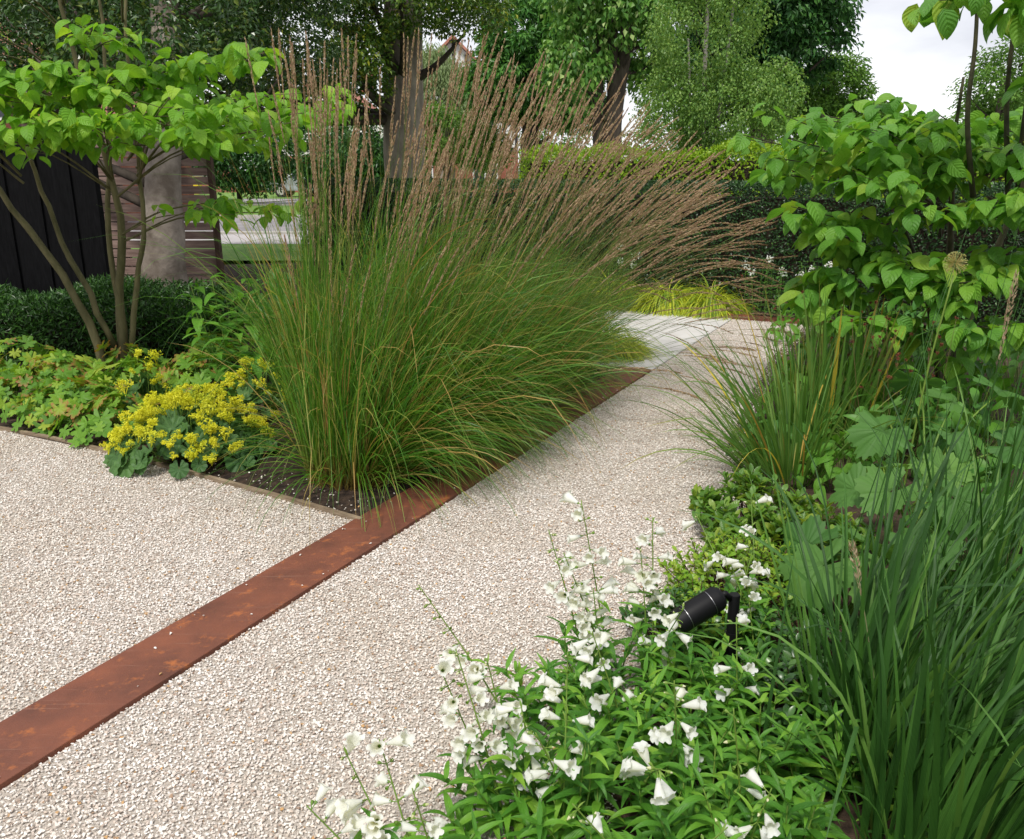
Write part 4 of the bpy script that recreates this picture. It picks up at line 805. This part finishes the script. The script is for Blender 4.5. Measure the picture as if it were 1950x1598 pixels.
dr_ = thing('dogwood_shrub', (3.1, 5.9, 0), 'broad dogwood with large ribbed leaves in layers in front of the clipped hedge', 'shrub')
for j, s_ in enumerate([[(3.1, 5.9, 0), (3.0, 5.8, .7), (2.85, 5.6, 1.2), (2.7, 5.4, 1.6), (2.6, 5.2, 2.0)], [(3.15, 5.95, 0), (3.25, 5.8, .8), (3.3, 5.6, 1.5), (3.3, 5.5, 2.2)], [(3.05, 5.8, 0), (2.75, 5.5, .6), (2.45, 5.2, 1.0), (2.2, 5.0, 1.3)],
                        [(2.52, 4.75, 1.35), (2.36, 4.62, 1.75), (2.335, 4.6, 2.1), (2.28, 4.58, 2.5)], [(2.75, 4.8, 1.3), (2.60, 4.7, 1.8), (2.52, 4.6, 2.1), (2.50, 4.6, 2.6)], [(2.85, 4.9, 1.3), (2.70, 4.7, 1.9), (2.70, 4.6, 2.6)]]):
    mb = MB(); n = 16; P = smooth_path(s_, n); tube(mb, P, np.linspace((.034, .03, .026, .016, .016, .015)[j], .008, n), 8); mb.obj('stem', BR_olive, dr_)
fr = []; bb = MB()
for s_, e_, sp_, nt_ in (((2.85, 5.6, 1.2), (1.30, 5.0, 1.68), .26, 8), ((2.85, 5.6, 1.25), (1.55, 4.9, 1.66), .30, 8), ((2.7, 5.4, 1.55), (1.75, 5.2, 1.80), .30, 8), ((2.7, 5.4, 1.35), (1.85, 4.75, 1.60), .30, 8), ((2.7, 5.4, 1.3), (2.05, 4.6, 1.48), .30, 8),
                         ((2.7, 5.4, 1.5), (2.2, 4.8, 1.72), .32, 8), ((3.0, 5.6, 1.4), (2.6, 4.55, 1.58), .32, 9), ((3.0, 5.6, 1.4), (2.95, 4.6, 1.62), .32, 8), ((2.45, 5.2, 1.0), (1.78, 4.75, 1.30), .26, 6), ((2.6, 5.2, 1.1), (2.15, 4.4, 1.32), .28, 7), ((2.7, 5.2, 1.1), (2.6, 4.3, 1.36), .28, 7),
                         ((3.3, 5.5, 1.5), (3.2, 4.9, 1.78), .3, 7), ((2.85, 5.6, 1.4), (2.0, 5.4, 1.78), .3, 7), ((3.1, 5.6, 1.5), (2.5, 5.2, 1.80), .3, 7), ((3.2, 5.6, 1.4), (2.9, 5.1, 1.80), .3, 7), ((2.85, 5.6, 1.2), (1.75, 5.6, 1.55), .3, 7),
                         ((2.45, 5.2, .7), (1.62, 4.90, .80), .24, 7), ((2.45, 5.2, .75), (1.85, 4.65, .95), .28, 8), ((2.5, 5.2, .8), (2.1, 4.5, 1.00), .28, 8), ((2.6, 5.2, .75), (2.4, 4.4, .94), .28, 8), ((2.5, 5.2, .9), (2.0, 4.9, 1.06), .28, 7), ((2.8, 5.3, .8), (2.75, 4.6, .98), .28, 7),
                         ((2.4, 5.1, .55), (1.92, 4.5, .72), .26, 6), ((2.6, 5.1, .55), (2.45, 4.3, .70), .26, 7), ((2.9, 5.3, .8), (3.05, 4.8, 1.0), .3, 6), ((2.9, 5.2, .5), (2.9, 4.5, .7), .3, 6)):
    for rep in range(2): spray(bb, fr, s_, np.array(e_) + rng.normal(0, (.02, .13)[rep], 3)*[1, 1, .6], sp_, nt_, .05, 1.02, 4, .20, .009 - .003*rep)
for s_, e_, sp_, nt_ in (((2.33, 4.6, 2.25), (1.92, 4.15, 2.22), .16, 4), ((2.30, 4.6, 2.35), (2.12, 4.2, 2.36), .16, 4), ((2.52, 4.6, 2.2), (2.38, 4.2, 2.22), .16, 5), ((2.6, 4.65, 2.0), (2.62, 4.3, 2.05), .16, 4), ((2.55, 4.6, 2.3), (2.62, 4.2, 2.32), .18, 4), ((2.7, 4.7, 1.85), (2.68, 4.4, 1.92), .14, 3)):
    spray(bb, fr, s_, e_, sp_, nt_, .05, 1.25, 3, .7, .006)
bb.obj('branches', BR_olive, dr_); put(dr_, 'leaf', S_dog, G_dogr, fr, 300)

# ------------------------------------------------------------------ ground cover at the timber edge
def mound(name, label, cat, group, c, rx, ry, h, n, shapes, mat, sc=1.0, stalk=G_pst, limit=300, up=.9, droopy=.35):
    """a low mound of stalked leaves"""
    c = np.array([*c, 0.0]); th = thing(name, tuple(c), label, cat, group); fr = []; st = MB()
    for k in range(n):
        a = U(0, 6.283); r = math.sqrt(U(0, 1)); p = c + [math.cos(a)*rx*r, math.sin(a)*ry*r, 0]; p[2] = h*(1 - .75*r**2.2)*U(.62, 1.08)
        out = np.array([math.cos(a), math.sin(a), 0]); nr = np.array([0, 0, up]) + out*(.25 + .7*r) + rng.normal(0, .22, 3)
        nr = unit(nr + unit((CAM - p)*[1, 1, 0])*0); fw = out + rng.normal(0, .6, 3); fw[2] -= droopy; fr.append(frame(p, fw - nr*np.dot(fw, nr)*.8, nr, sc*U(.7, 1.2)))
        b_ = c + [math.cos(a)*rx*r*.45, math.sin(a)*ry*r*.45, 0.01]; tube(st, smooth_path([b_, (b_ + p)/2 + [0, 0, h*.12], p], 4), [.0016]*4, 3, r=rng.random(), cap=False)
    st.obj('stalks', stalk, th, kind='stuff'); put(th, 'leaf', shapes, mat, fr, limit)
    return th
GG = 'cranesbill clumps along the gravel'
GL = 'low green cranesbill clump with lobed leaves, some edged red, along the gravel'
GLAB = ['cranesbill with red edged leaves touching the large lady mantle', 'cranesbill at the gravel edge one clump past the lady mantle', 'yellowing cranesbill at the gravel edge two clumps past the lady mantle', 'taller cranesbill below the leaning dogwood stem',
        'cranesbill between the dogwood foot and the lady mantle', 'cranesbill at the end of the row along the gravel by the black fence', 'dark green cranesbill in front of the leafy knotweed', 'cranesbill against the yew hedge below the black fence', 'cranesbill round the foot of the dogwood stems', 'cranesbill between yew hedge and knotweed']
for gi_, (x, y, rx, ry, h, n) in enumerate(((-2.35, 4.78, .36, .34, .20, 110), (-2.75, 5.05, .40, .36, .24, 120), (-3.25, 5.25, .42, .36, .26, 120), (-3.05, 5.55, .40, .34, .30, 110), (-2.50, 5.35, .40, .34, .30, 110), (-3.75, 5.55, .45, .40, .28, 110), (-2.05, 5.35, .34, .34, .32, 90), (-3.55, 5.95, .45, .35, .32, 70), (-2.75, 5.85, .4, .3, .30, 60), (-2.2, 5.95, .4, .3, .34, 70))):
    mound('cranesbill', GLAB[gi_], 'ground cover', GG, (x, y), rx, ry, h, n, S_ger, G_ger, 1.0)
def lady(c, r, h, nl, heads, label, hr=(0, 1)):
    th = mound('lady_mantle', label, 'flowering plant', None, c, r, r*.9, h*.62, nl, S_alc, G_alc, 1.0, up=.5, droopy=.5)
    c = np.array([*c, 0.0]); fr = []; st = MB()
    for k in range(heads):
        a = U(0, 6.283); q = math.sqrt(U(0, 1)); p = c + [math.cos(a)*r*1.0*q, math.sin(a)*r*.9*q, h*(1.08 - .74*q**2)*U(.75, 1.05)]
        b_ = c + [math.cos(a)*r*.2, math.sin(a)*r*.2, .02]; tube(st, smooth_path([b_, (b_ + p)/2 + [0, 0, .06], p - [0, 0, .03]], 6), [.0017]*6, 3, cap=False)
        fr.append(frame(p, [math.cos(U(0, 6.28)), math.sin(U(0, 6.28)), U(-.3, .3)], [rng.normal(0, .2), rng.normal(0, .2), 1], U(.6, 1.05)))
    st.obj('flower_stalks', G_pst, th, kind='stuff'); put(th, 'flower_head', S_alf, G_alf, fr)
    return th
lady((-1.72, 4.30), .42, .36, 120, 120, 'large lady mantle mound with foaming yellow flowers and scalloped leaves on the gravel edge')
lady((-1.55, 4.95), .24, .40, 30, 34, 'smaller yellow lady mantle tucked against the reed grass')
lady((-2.25, 5.0), .16, .42, 14, 12, 'lady mantle with few yellow heads among the cranesbill')
# ------------------------------------------------------------------ tall knotweed with long leaves
def knot(c, n, hts, label):
    c = np.array([*c, 0.0]); th = thing('knotweed', tuple(c), label, 'flowering plant', None); fr = []
    for k in range(n):
        a = U(0, 6.283); b_ = c + [math.cos(a)*.16, math.sin(a)*.14, 0]; H = U(*hts); tp = b_ + [math.cos(a)*.16, math.sin(a)*.13, H]; P = smooth_path([b_, (b_ + tp)/2 + [0, 0, .03], tp], 9)
        mb = MB(); tube(mb, P, np.linspace(.004, .002, 9), 5, r=rng.random()); mb.obj('stem', G_pst, th); a2 = U(0, 6.28)
        for q in range(2, 9):
            a2 += 2.4; v = np.array([math.cos(a2), math.sin(a2), U(-.1, .45)]); fr.append(frame(P[q], v, [0, 0, 1.0], U(.75, 1.2)*(1.2 - .07*q)))
    put(th, 'leaf', S_per, G_per, fr)
knot((-1.80, 5.50), 13, (.50, .85), 'leafy knotweed with long drooping bright leaves between cranesbill and reed grass'); knot((-1.62, 6.05), 13, (.6, .98), 'taller leafy knotweed with long leaves behind the lady mantle'); knot((-2.05, 6.5), 7, (.5, .9), 'leafy knotweed with long leaves at the end of the yew hedge')

# ------------------------------------------------------------------ white beardtongue
def penstemon(c, shoots, tips, label, seed_r=.2, hs=(.16, .32)):
    c = np.array([*c, 0.0]); th = thing('beardtongue', tuple(c), label, 'flowering plant', 'white beardtongues in the path border'); fr = []
    for k in range(shoots):
        a = U(0, 6.283); q = math.sqrt(U(0, 1)); b_ = c + [math.cos(a)*seed_r*q*.8, math.sin(a)*seed_r*q*.8, 0]; H = U(*hs)*(1.0 - .3*q); tp = b_ + [math.cos(a)*.10*q, math.sin(a)*.10*q, H]
        P = smooth_path([b_, (b_ + tp)/2 + rng.normal(0, .01, 3), tp], 8); mb = MB(); tube(mb, P, np.linspace(.0026, .0016, 8), 4, r=rng.random()); mb.obj('stem', G_pst, th); a2 = U(0, 6.28)
        for j in range(2, 8):
            a2 += 1.57
            for s_ in (0, math.pi):
                v = np.array([math.cos(a2 + s_), math.sin(a2 + s_), (.15 + .22*(j - 2)) * U(.6, 1.2)]); fr.append(frame(P[j], v, [0, 0, 1.0], U(.75, 1.2)*(1.12 - .07*(j - 2) if j < 7 else .6)))
    for tp, ns in tips:
        tp = np.array(tp, float) + [0, 0, .05]; a = U(0, 6.28); b_ = c + [math.cos(a)*.05, math.sin(a)*.05, 0]; dx = (tp - b_)
        P = smooth_path([b_, b_ + dx*[.45, .45, .45] + [0, 0, .02], tp], 20); mb = MB(); tube(mb, P, np.linspace(.0030, .0014, 20), 5, r=.6)
        st = None; fl = []; bd = MB(); Ls = np.linalg.norm(dx); lenf = min(.30, Ls*.62); nw = ns + 2; ax = unit(P[-1] - P[-5]); cal = []
        sd_ = unit(np.cross(ax, [0, 0, 1.0]) + 1e-3); nn_ = np.cross(sd_, ax); tocam = unit(CAM - tp); tocam = unit(tocam - ax*np.dot(tocam, ax))
        for j in range(nw):
            t_ = 1 - (j + .35)/nw*lenf/Ls; i = min(18, int(t_*19)); q = P[i]*(1 - (t_*19 - i)) + P[i + 1]*(t_*19 - i)
            for s_ in range(2):
                phi = U(0, 6.283); o_ = unit(sd_*math.cos(phi) + nn_*math.sin(phi) + tocam*.45); dd = unit(o_*1.0 + ax*U(.1, .6) + [0, 0, -.25]); pd = q + dd*.012
                tube(mb, [q, pd, pd + dd*.006, pd + dd*.010], [.0011, .0012, .0042, .0036], 5, r=.3, cap=False)
                if j < 2 and rng.random() < .75:
                    s2 = U(.35, .8); tube(bd, [pd + dd*.004, pd + dd*(.004 + .008*s2), pd + dd*(.004 + .017*s2)], [.0025*s2, .0048*s2, .001], 6, r=rng.random())
                elif rng.random() < .74: fl.append(frame(pd + dd*.004, dd, o_*.2 + [0, 0, 1.0], U(.78, 1.04)))
            if rng.random() < .5: mb.add(*leaf_at(q, unit(ax*.6 + rand_dir(1)[0]*.6), .25))
        st = mb.obj('flower_stem', G_pst, th)
        if bd.n: o_ = bd.obj('buds', G_bud, th, kind='stuff'); o_.parent = st
        for o_ in put(th, 'flower', S_bell, G_pfl, fl): o_.parent = st
        a2 = U(0, 6.28)
        for j in range(2, 11, 2):
            a2 += 1.57
            for s_ in (0, math.pi): fr.append(frame(P[j], np.array([math.cos(a2 + s_), math.sin(a2 + s_), .3]), [0, 0, 1.0], U(.55, .95)))
    put(th, 'leaf', S_pen, G_pen, fr)
    return th
def leaf_at(q, v, sc):
    s = S_pen[0]; M = frame(q, v, [0, 0, 1.0], sc); return s[0] @ M[:3, :3].T + M[:3, 3], s[1]
penstemon((.06, 1.98), 5, [((-.25, 2.02, .385), 5)], 'white beardtongue with one long stem lying out over the gravel', .10, (.10, .2))
penstemon((.02, 1.66), 7, [((-.13, 1.70, .39), 6), ((-.17, 1.72, .33), 5), ((-.06, 1.74, .34), 5), ((.02, 1.62, .30), 4)], 'white beardtongue densest in bloom, its spires over the open gravel', .15, (.12, .22))
penstemon((-.20, 1.42), 5, [((-.36, 1.52, .26), 3), ((-.42, 1.42, .20), 3), ((-.28, 1.50, .30), 4), ((-.2, 1.4, .26), 3)], 'small white beardtongue standing farthest out on the gravel', .10, (.08, .18))
penstemon((.14, 1.60), 14, [((.13, 1.72, .37), 6), ((.05, 1.52, .3), 3)], 'leafy white beardtongue with a tall spire before the gravel edge', .17, (.16, .30))
penstemon((.26, 2.12), 10, [((.19, 2.15, .575), 5), ((.10, 2.12, .50), 5), ((.14, 2.08, .45), 5), ((.22, 2.05, .36), 3)], 'white beardtongue with the highest spires beside the black spotlight', .15, (.14, .26))
penstemon((.46, 2.22), 9, [((.42, 2.32, .45), 6), ((.38, 2.28, .38), 4), ((.47, 2.05, .30), 3)], 'white beardtongue rising in front of the black spotlight', .14, (.14, .24))
penstemon((.36, 1.72), 16, [((.36, 1.62, .36), 5), ((.30, 1.42, .29), 3)], 'leafy white beardtongue with a few large bells below the spotlight', .18, (.16, .30))
penstemon((.50, 1.52), 16, [((.46, 1.50, .375), 2), ((.52, 1.4, .26), 2)], 'leafy white beardtongue with two paired bells by the dark grass', .18, (.14, .28))
penstemon((.62, 1.85), 16, [((.60, 2.0, .30), 2)], 'mostly leafy beardtongue between spotlight and dark grass', .18, (.16, .30))
penstemon((.24, 1.42), 14, [((.12, 1.38, .24), 2), ((.42, 1.34, .22), 2)], 'leafy white beardtongue at the outer corner of the border', .18, (.12, .24))
penstemon((.74, 2.35), 10, [((.80, 2.52, .32), 3), ((.74, 2.45, .26), 3), ((.70, 2.5, .25), 2), ((.84, 2.75, .34), 2), ((.65, 2.75, .28), 2)], 'white beardtongue with scattered bells in front of the lime green shrub', .16, (.12, .22))

# ------------------------------------------------------------------ small shrubs of the border
def whorl_shrub(name, label, c, r, h, nsh, per, shapes, mat, cat='shrub', sc=1.0, lim=300, ry=None):
    c = np.array([*c, 0.0]); th = thing(name, tuple(c), label, cat, None); fr = []; st = MB(); ry = ry or r
    for k in range(nsh):
        a = U(0, 6.283); q = math.sqrt(U(0, 1)); tp = c + [math.cos(a)*r*q, math.sin(a)*ry*q, h*(1 - .5*q*q)*U(.7, 1.1)]; b_ = c + [math.cos(a)*r*q*.4, math.sin(a)*ry*q*.4, 0]
        P = smooth_path([b_, b_*.4 + tp*.6 + [0, 0, -.01], tp], 6); tube(st, P, np.linspace(.0028, .0015, 6), 4, cap=False); ax = unit(P[-1] - P[-2]); a2 = U(0, 6.28)
        for j in range(per):
            a2 += 2.4; f = j/per; v = np.array([math.cos(a2), math.sin(a2), .15 + .9*(1 - f)]) + ax*.4; fr.append(frame(P[-1] - ax*f*.06*sc, v, ax + rng.normal(0, .15, 3), sc*U(.7, 1.15)*(.75 + .4*f)))
    st.obj('twigs', BR_red, th); put(th, 'leaf', shapes, mat, fr, lim)
    return th
whorl_shrub('azalea_shrub', 'low glossy shrub with whorled oval leaves beside the arching sedge', (1.02, 3.28), .27, .25, 60, 11, S_aza, G_aza, sc=1.2)
whorl_shrub('azalea_shrub', 'second glossy whorled shrub under the big blue green leaves', (1.20, 3.02), .22, .22, 40, 11, S_aza, G_aza, sc=1.2)
whorl_shrub('lime_shrub', 'small bright lime green shrub with tiny leaves behind the white bells', (.80, 2.72), .28, .24, 120, 9, S_eu, G_eu, sc=1.2, ry=.22)
whorl_shrub('lime_shrub', 'tiny leaved lime green shrub at the rim of the gravel', (.62, 2.50), .18, .18, 70, 9, S_eu, G_eu, sc=1.15)
whorl_shrub('evergreen_shrub', 'low dark glossy evergreen under the big leaves beside the spotlight', (.92, 2.28), .24, .17, 80, 8, S_aza, G_vin, sc=.8)
whorl_shrub('evergreen_shrub', 'dark glossy evergreen ground shrub behind the black spotlight', (.55, 2.45), .20, .16, 50, 8, S_aza, G_vin, sc=.8)

# ------------------------------------------------------------------ big leaved perennial
def bigleaf(c, leaves, label):
    c = np.array([*c, 0.0]); th = thing('ligularia', tuple(c), label, 'leafy plant', 'big leaved perennials in the border'); fr = []
    for (x, y, z, fx, fy, s_) in leaves:
        p = np.array([x, y, z]); f = np.array([fx, fy, -.25]); f = f/np.linalg.norm(f); nr = np.array([-.12, -.35, 1.0]) + rng.normal(0, .28, 3); fr.append(frame(p, f, nr, s_*U(.72, 1.0)))
        mb = MB(); b_ = c + [rng.normal(0, .04), rng.normal(0, .04), 0]; tube(mb, smooth_path([b_, (b_ + p)/2 + [0, 0, z*.2], p - [0, 0, .004]], 8), np.linspace(.006, .0035, 8), 6, r=rng.random()); mb.obj('stalk', G_pst, th)
    put(th, 'leaf', S_lig, G_lig, fr)
BL = 'large blue green scalloped leaves standing on stalks under the dark grass stems'
bigleaf((1.85, 3.55), [(1.62, 3.50, .40, -.8, -.5, .95), (1.90, 3.45, .40, .5, -.8, 1.0), (1.70, 3.70, .44, -.3, .6, .9), (2.05, 3.75, .46, .8, .2, 1.0), (1.78, 3.25, .30, -.2, -1, .9), (2.15, 3.4, .36, 1, -.5, 1.0), (2.0, 4.0, .50, .2, 1, .95), (2.35, 3.9, .48, 1, .1, 1.0)], 'big scalloped blue green leaves in the middle of the border by the iris')
bigleaf((1.55, 3.0), [(1.42, 2.95, .33, -.9, -.4, 1.05), (1.62, 2.85, .34, .4, -.9, 1.1), (1.36, 3.10, .28, -1, .3, .9), (1.70, 3.10, .36, .8, .2, 1.0), (1.50, 3.2, .34, 0, 1, .9), (1.80, 2.80, .30, .9, -.5, 1.0), (1.46, 2.72, .22, -.5, -.9, .9)], 'big scalloped leaves above the glossy whorled shrub')
bigleaf((1.18, 2.58), [(1.05, 2.58, .21, -.9, -.3, .95), (1.18, 2.48, .20, .1, -1, .9), (1.25, 2.70, .24, .6, .5, .9), (1.05, 2.75, .20, -.8, .5, .8), (1.32, 2.5, .20, .9, -.4, .85)], 'low big leaves in shade between the dark grass and the beardtongue')
bigleaf((2.6, 3.7), [(2.45, 3.55, .45, -.6, -.8, 1.0), (2.75, 3.6, .46, .6, -.8, 1.0), (2.6, 3.9, .5, 0, 1, 1.0), (2.35, 3.3, .40, -.4, -.9, 1.0), (2.15, 3.0, .36, -.3, -.9, 1.0)], 'big scalloped leaves behind the tan seed stems')

# ------------------------------------------------------------------ avens with brown seed heads, allium, phlox, filler perennials
M_seed = solid('seed_head', (0.10, 0.022, 0.012), (0.20, 0.065, 0.03), 60, .8, .4)
def avens(c, n, label):
    c = np.array([*c, 0.0]); th = thing('water_avens', tuple(c), label, 'flowering plant', 'avens with brown seed heads'); 
    for k in range(n):
        b_ = c + [*rng.normal(0, .10, 2), 0]; H = U(.55, .92); tp = b_ + [*rng.normal(0, .13, 2), H]; P = smooth_path([b_, (b_ + tp)/2 + rng.normal(0, .02, 3), tp], 8); mb = MB(); tube(mb, P, np.linspace(.002, .0011, 8), 4, r=rng.random())
        tips = [P[-1]]
        for q in range(2):
            e = P[5] + [*rng.normal(0, .06, 2), U(.05, .16)]; tube(mb, [P[5], (P[5] + e)/2, e], [.0012, .001, .0009], 3, cap=False); tips.append(e)
        st = mb.obj('stem', leafmat_av, th)
        for e in tips:
            hd = MB(); p = np.repeat(e[None], 26, 0); v = rand_dir(26); diamonds(hd, p, v, rand_dir(26), U(.008, .015, 26), .004, .2); o_ = hd.obj('seed_head', M_seed, th, smooth=False); o_.parent = st
    return th
leafmat_av = leafmat('avens_stem', [(0, (0.10, 0.12, 0.03)), (1, (0.16, 0.09, 0.04))], .6, .1)
avens((1.85, 4.85), 12, 'thin avens stems with brown seed heads above the iris leaves'); avens((1.95, 4.5), 12, 'thin avens stems with brown seed heads before the low dogwood branches'); avens((2.0, 4.15), 8, 'avens with brown seed heads above the big leaves')
mound('leafy_perennial', 'soft green leafy clump at the path edge beside the iris', 'leafy plant', None, (2.10, 5.55), .30, .4, .40, 90, S_per, G_phl, .6); mound('leafy_perennial', 'soft green leafy clump under the low dogwood branches', 'leafy plant', None, (2.25, 4.6), .4, .35, .45, 90, S_per, G_per, .6)
mound('leafy_perennial', 'leafy clump at the feet of the avens stems', 'leafy plant', None, (1.95, 4.2), .4, .3, .36, 80, S_per, G_phl, .6); mound('leafy_perennial', 'leafy clump filling the bed below the dogwood stems', 'leafy plant', None, (2.9, 4.6), .5, .5, .5, 90, S_per, G_per, .7)
mound('leafy_perennial', 'dark leafy clump below the coarse dark grass stems', 'leafy plant', None, (1.9, 2.9), .45, .4, .30, 90, S_per, G_phl, .6)
al = thing('allium', (1.80, 3.5, 0), 'round greenish yellow allium seed head on a bare stalk', 'flowering plant')
mb = MB(); tube(mb, smooth_path([(1.74, 3.5, 0), (1.76, 3.48, .6), (1.80, 3.45, 1.08)], 10), np.linspace(.005, .0035, 10), 6); mb.obj('stalk', G_pst, al)
hd = MB(); v = rand_dir(170); ctr = np.array([1.80, 3.45, 1.13])
for q in v[:170]: tube(hd, [ctr, ctr + q*.042], [.0005, .0005], 3, cap=False, r=.2)
p = ctr + v*.042; 
for q in range(2): diamonds(hd, p, v + rand_dir(170)*.8, rand_dir(170), .007, .0035, .2)
hd.obj('seed_head', leafmat('allium_seed', [(0, (.30, .36, .12)), (.5, (.50, .50, .24)), (1, (.45, .34, .08))], .6, .3), al, smooth=False)
def phlox(c, n, label, H=(.45, .65)):
    c = np.array([*c, 0.0]); th = thing('phlox', tuple(c), label, 'flowering plant', None); fr = []
    for k in range(n):
        b_ = c + [*rng.normal(0, .13, 2), 0]; tp = b_ + [*rng.normal(0, .05, 2), U(*H)]; P = smooth_path([b_, (b_ + tp)/2, tp], 12); mb = MB(); tube(mb, P, np.linspace(.0025, .0015, 12), 4); mb.obj('stem', G_pst, th); a = U(0, 6.28)
        for j in range(2, 12):
            a += 1.57
            for s_ in (0, math.pi): fr.append(frame(P[j], [math.cos(a + s_), math.sin(a + s_), .3], [0, 0, 1.0], U(.7, 1.1)))
        if k % 3 == 0:
            fl = MB(); m_ = 26; p = P[-1] + rand_dir(m_)*.035; diamonds(fl, p, rand_dir(m_), unit(p - P[-1] + [0, 0, .02]), .024, .018, .1); fl.obj('flower_head', G_pfl, th, smooth=False)
    put(th, 'leaf', S_phl, G_phl, fr)
phlox((2.62, 8.55), 16, 'white phlox beside the golden grass in front of the hedge'); phlox((3.0, 8.3), 14, 'white flowered leafy phlox below the hedge near the dogwood'); phlox((1.15, 9.0), 10, 'white flowers between the reed plumes and golden grass', (.5, .75))

# ------------------------------------------------------------------ spotlight, fallen leaf
M_blk, t_, b_, o_ = newmat('black_powder_coat'); b_.inputs['Base Color'].default_value = (.005, .005, .006, 1); b_.inputs['Roughness'].default_value = .5; b_.inputs['Specular IOR Level'].default_value = .22
t_.links.new(bump(t_, noise(t_, 900, 2), .15, .001), b_.inputs['Normal'])
M_ring, t_, b_, o_ = newmat('worn_metal_ring'); b_.inputs['Base Color'].default_value = (.35, .35, .36, 1); b_.inputs['Metallic'].default_value = 1; b_.inputs['Roughness'].default_value = .35
sp = thing('garden_spotlight', (.665, 2.26, 0), 'black cylindrical garden spotlight on a short post among the white flowers', 'lamp')
A = np.array([.615, 2.245, .275]); B = np.array([.485, 2.20, .215]); ax = unit(B - A)
mb = MB(); tube(mb, [A - ax*.012, A - ax*.010, A, A + ax*.006, B, B + ax*.001, B - ax*.006], [.012, .028, .036, .038, .038, .036, .033], 28); bd = mb.obj('lamp_body', M_blk, sp)
bd.modifiers.new('edge', 'EDGE_SPLIT').split_angle = math.radians(40)
for q in (.03, .115):
    mb = MB(); tube(mb, [A + ax*q, A + ax*(q + .0015)], [.0385, .0385], 28); mb.obj('ring', M_ring, sp, smooth=False)
mb = MB(); tube(mb, [B - ax*.004, B - ax*.003], [.031, .031], 24); mb.obj('lens', M_glass, sp)
mb = MB(); tube(mb, [A - ax*.012, A - ax*.025 + [.0, 0, -.002], (.655, 2.26, .262)], [.011, .010, .010], 14); mb.obj('arm', M_blk, sp)
mb = MB(); tube(mb, [(.668, 2.262, -.02), (.668, 2.262, .15), (.668, 2.262, .15), (.668, 2.262, .272), (.668, 2.262, .276)], [.021, .021, .0165, .0165, .015], 20); mb.obj('post', M_blk, sp).modifiers.new('edge', 'EDGE_SPLIT').split_angle = math.radians(40)
M_dry = leafmat('dry_leaf', [(0, (.36, .20, .09)), (1, (.42, .25, .12))], .8, .3, .2)
lf = MB(); s_ = leaf_grid(.075, .05, P_OVATE, 7, 4, .5, 1.2, .12); M = frame((.86, 1.70, .17), (.3, -.2, -1), (-.3, -1, .2)); lf.add(s_[0] @ M[:3, :3].T + M[:3, 3], s_[1], .3, s_[2], s_[3])
tag(lf.obj('fallen_leaf', M_dry), 'curled dry brown leaf caught in the dark grass', 'leaf')
# more low green between the border plants
penstemon((.78, 1.62), 16, [], 'leafy beardtongue without flowers at the foot of the dark grass', .18, (.12, .24))
penstemon((.62, 1.36), 12, [], 'leafy beardtongue shoots at the corner beside the dry leaf', .16, (.10, .2))

for (x, y, rx, ry, h, n, mt, sc, lb) in ((1.78, 5.0, .22, .3, .36, 80, G_per, .55, 'fresh green leafy clump between the iris and the path'), (2.35, 4.2, .42, .3, .45, 100, G_phl, .6, 'leafy clump behind the big scalloped leaves'), (2.05, 5.0, .3, .3, .5, 90, G_per, .55, 'leafy clump behind the iris at the path side'),
        (2.6, 4.95, .5, .4, .5, 90, G_phl, .65, 'leafy clump in the shade of the dogwood'), (1.45, 4.3, .25, .25, .28, 70, G_phl, .5, 'leafy clump at the foot of the iris leaves'), (1.6, 3.85, .25, .25, .26, 70, G_per, .5, 'leafy clump between arching sedge and big leaves')):
    mound('leafy_perennial', lb, 'leafy plant', None, (x, y), rx, ry, h, n, S_per, mt, sc)

for (x, y, rx, ry, h, n, mt, sc, lb) in ((-1.95, 7.0, .45, .35, .72, 110, G_phl, .8, 'dark leafy clump at the end of the yew hedge before the slat fence'), (-1.2, 7.2, .5, .4, .8, 110, G_phl, .8, 'dark leafy clump hidden behind the tall reed grass'), (2.75, 6.3, .5, .5, .5, 90, G_phl, .7, 'leafy clump behind the dogwood stems by the far gravel'),
        (3.4, 6.9, .5, .5, .5, 90, G_phl, .7, 'leafy clump between the dogwood and the clipped hedge'), (3.7, 5.9, .5, .5, .5, 80, G_phl, .7, 'leafy clump at the back of the dogwood'), (2.75, 7.4, .45, .4, .4, 90, G_per, .6, 'leafy clump at the bend of the gravel near the phlox'),
        (2.2, 3.3, .4, .35, .34, 90, G_phl, .6, 'leafy clump under the tan seed stems'), (1.55, 2.55, .35, .3, .22, 90, G_phl, .5, 'dark leafy clump in the shade of the dark grass')):
    mound('leafy_perennial', lb, 'leafy plant', None, (x, y), rx, ry, h, n, S_per, mt, sc)

penstemon((.27, 1.88), 14, [((.20, 1.86, .34), 4)], 'leafy white beardtongue in the middle of the flowers below the spotlight', .16, (.16, .28))

penstemon((.52, 2.02), 12, [], 'leafy beardtongue shoots standing before the spotlight post', .14, (.18, .30))
whorl_shrub('evergreen_shrub', 'low dark glossy evergreen between the beardtongue and the dark grass', (.84, 2.02), .22, .17, 70, 8, S_aza, G_vin, sc=.9)
whorl_shrub('azalea_shrub', 'third glossy whorled shrub where the bed meets the gravel', (.90, 3.0), .20, .17, 34, 11, S_aza, G_aza, sc=1.1)
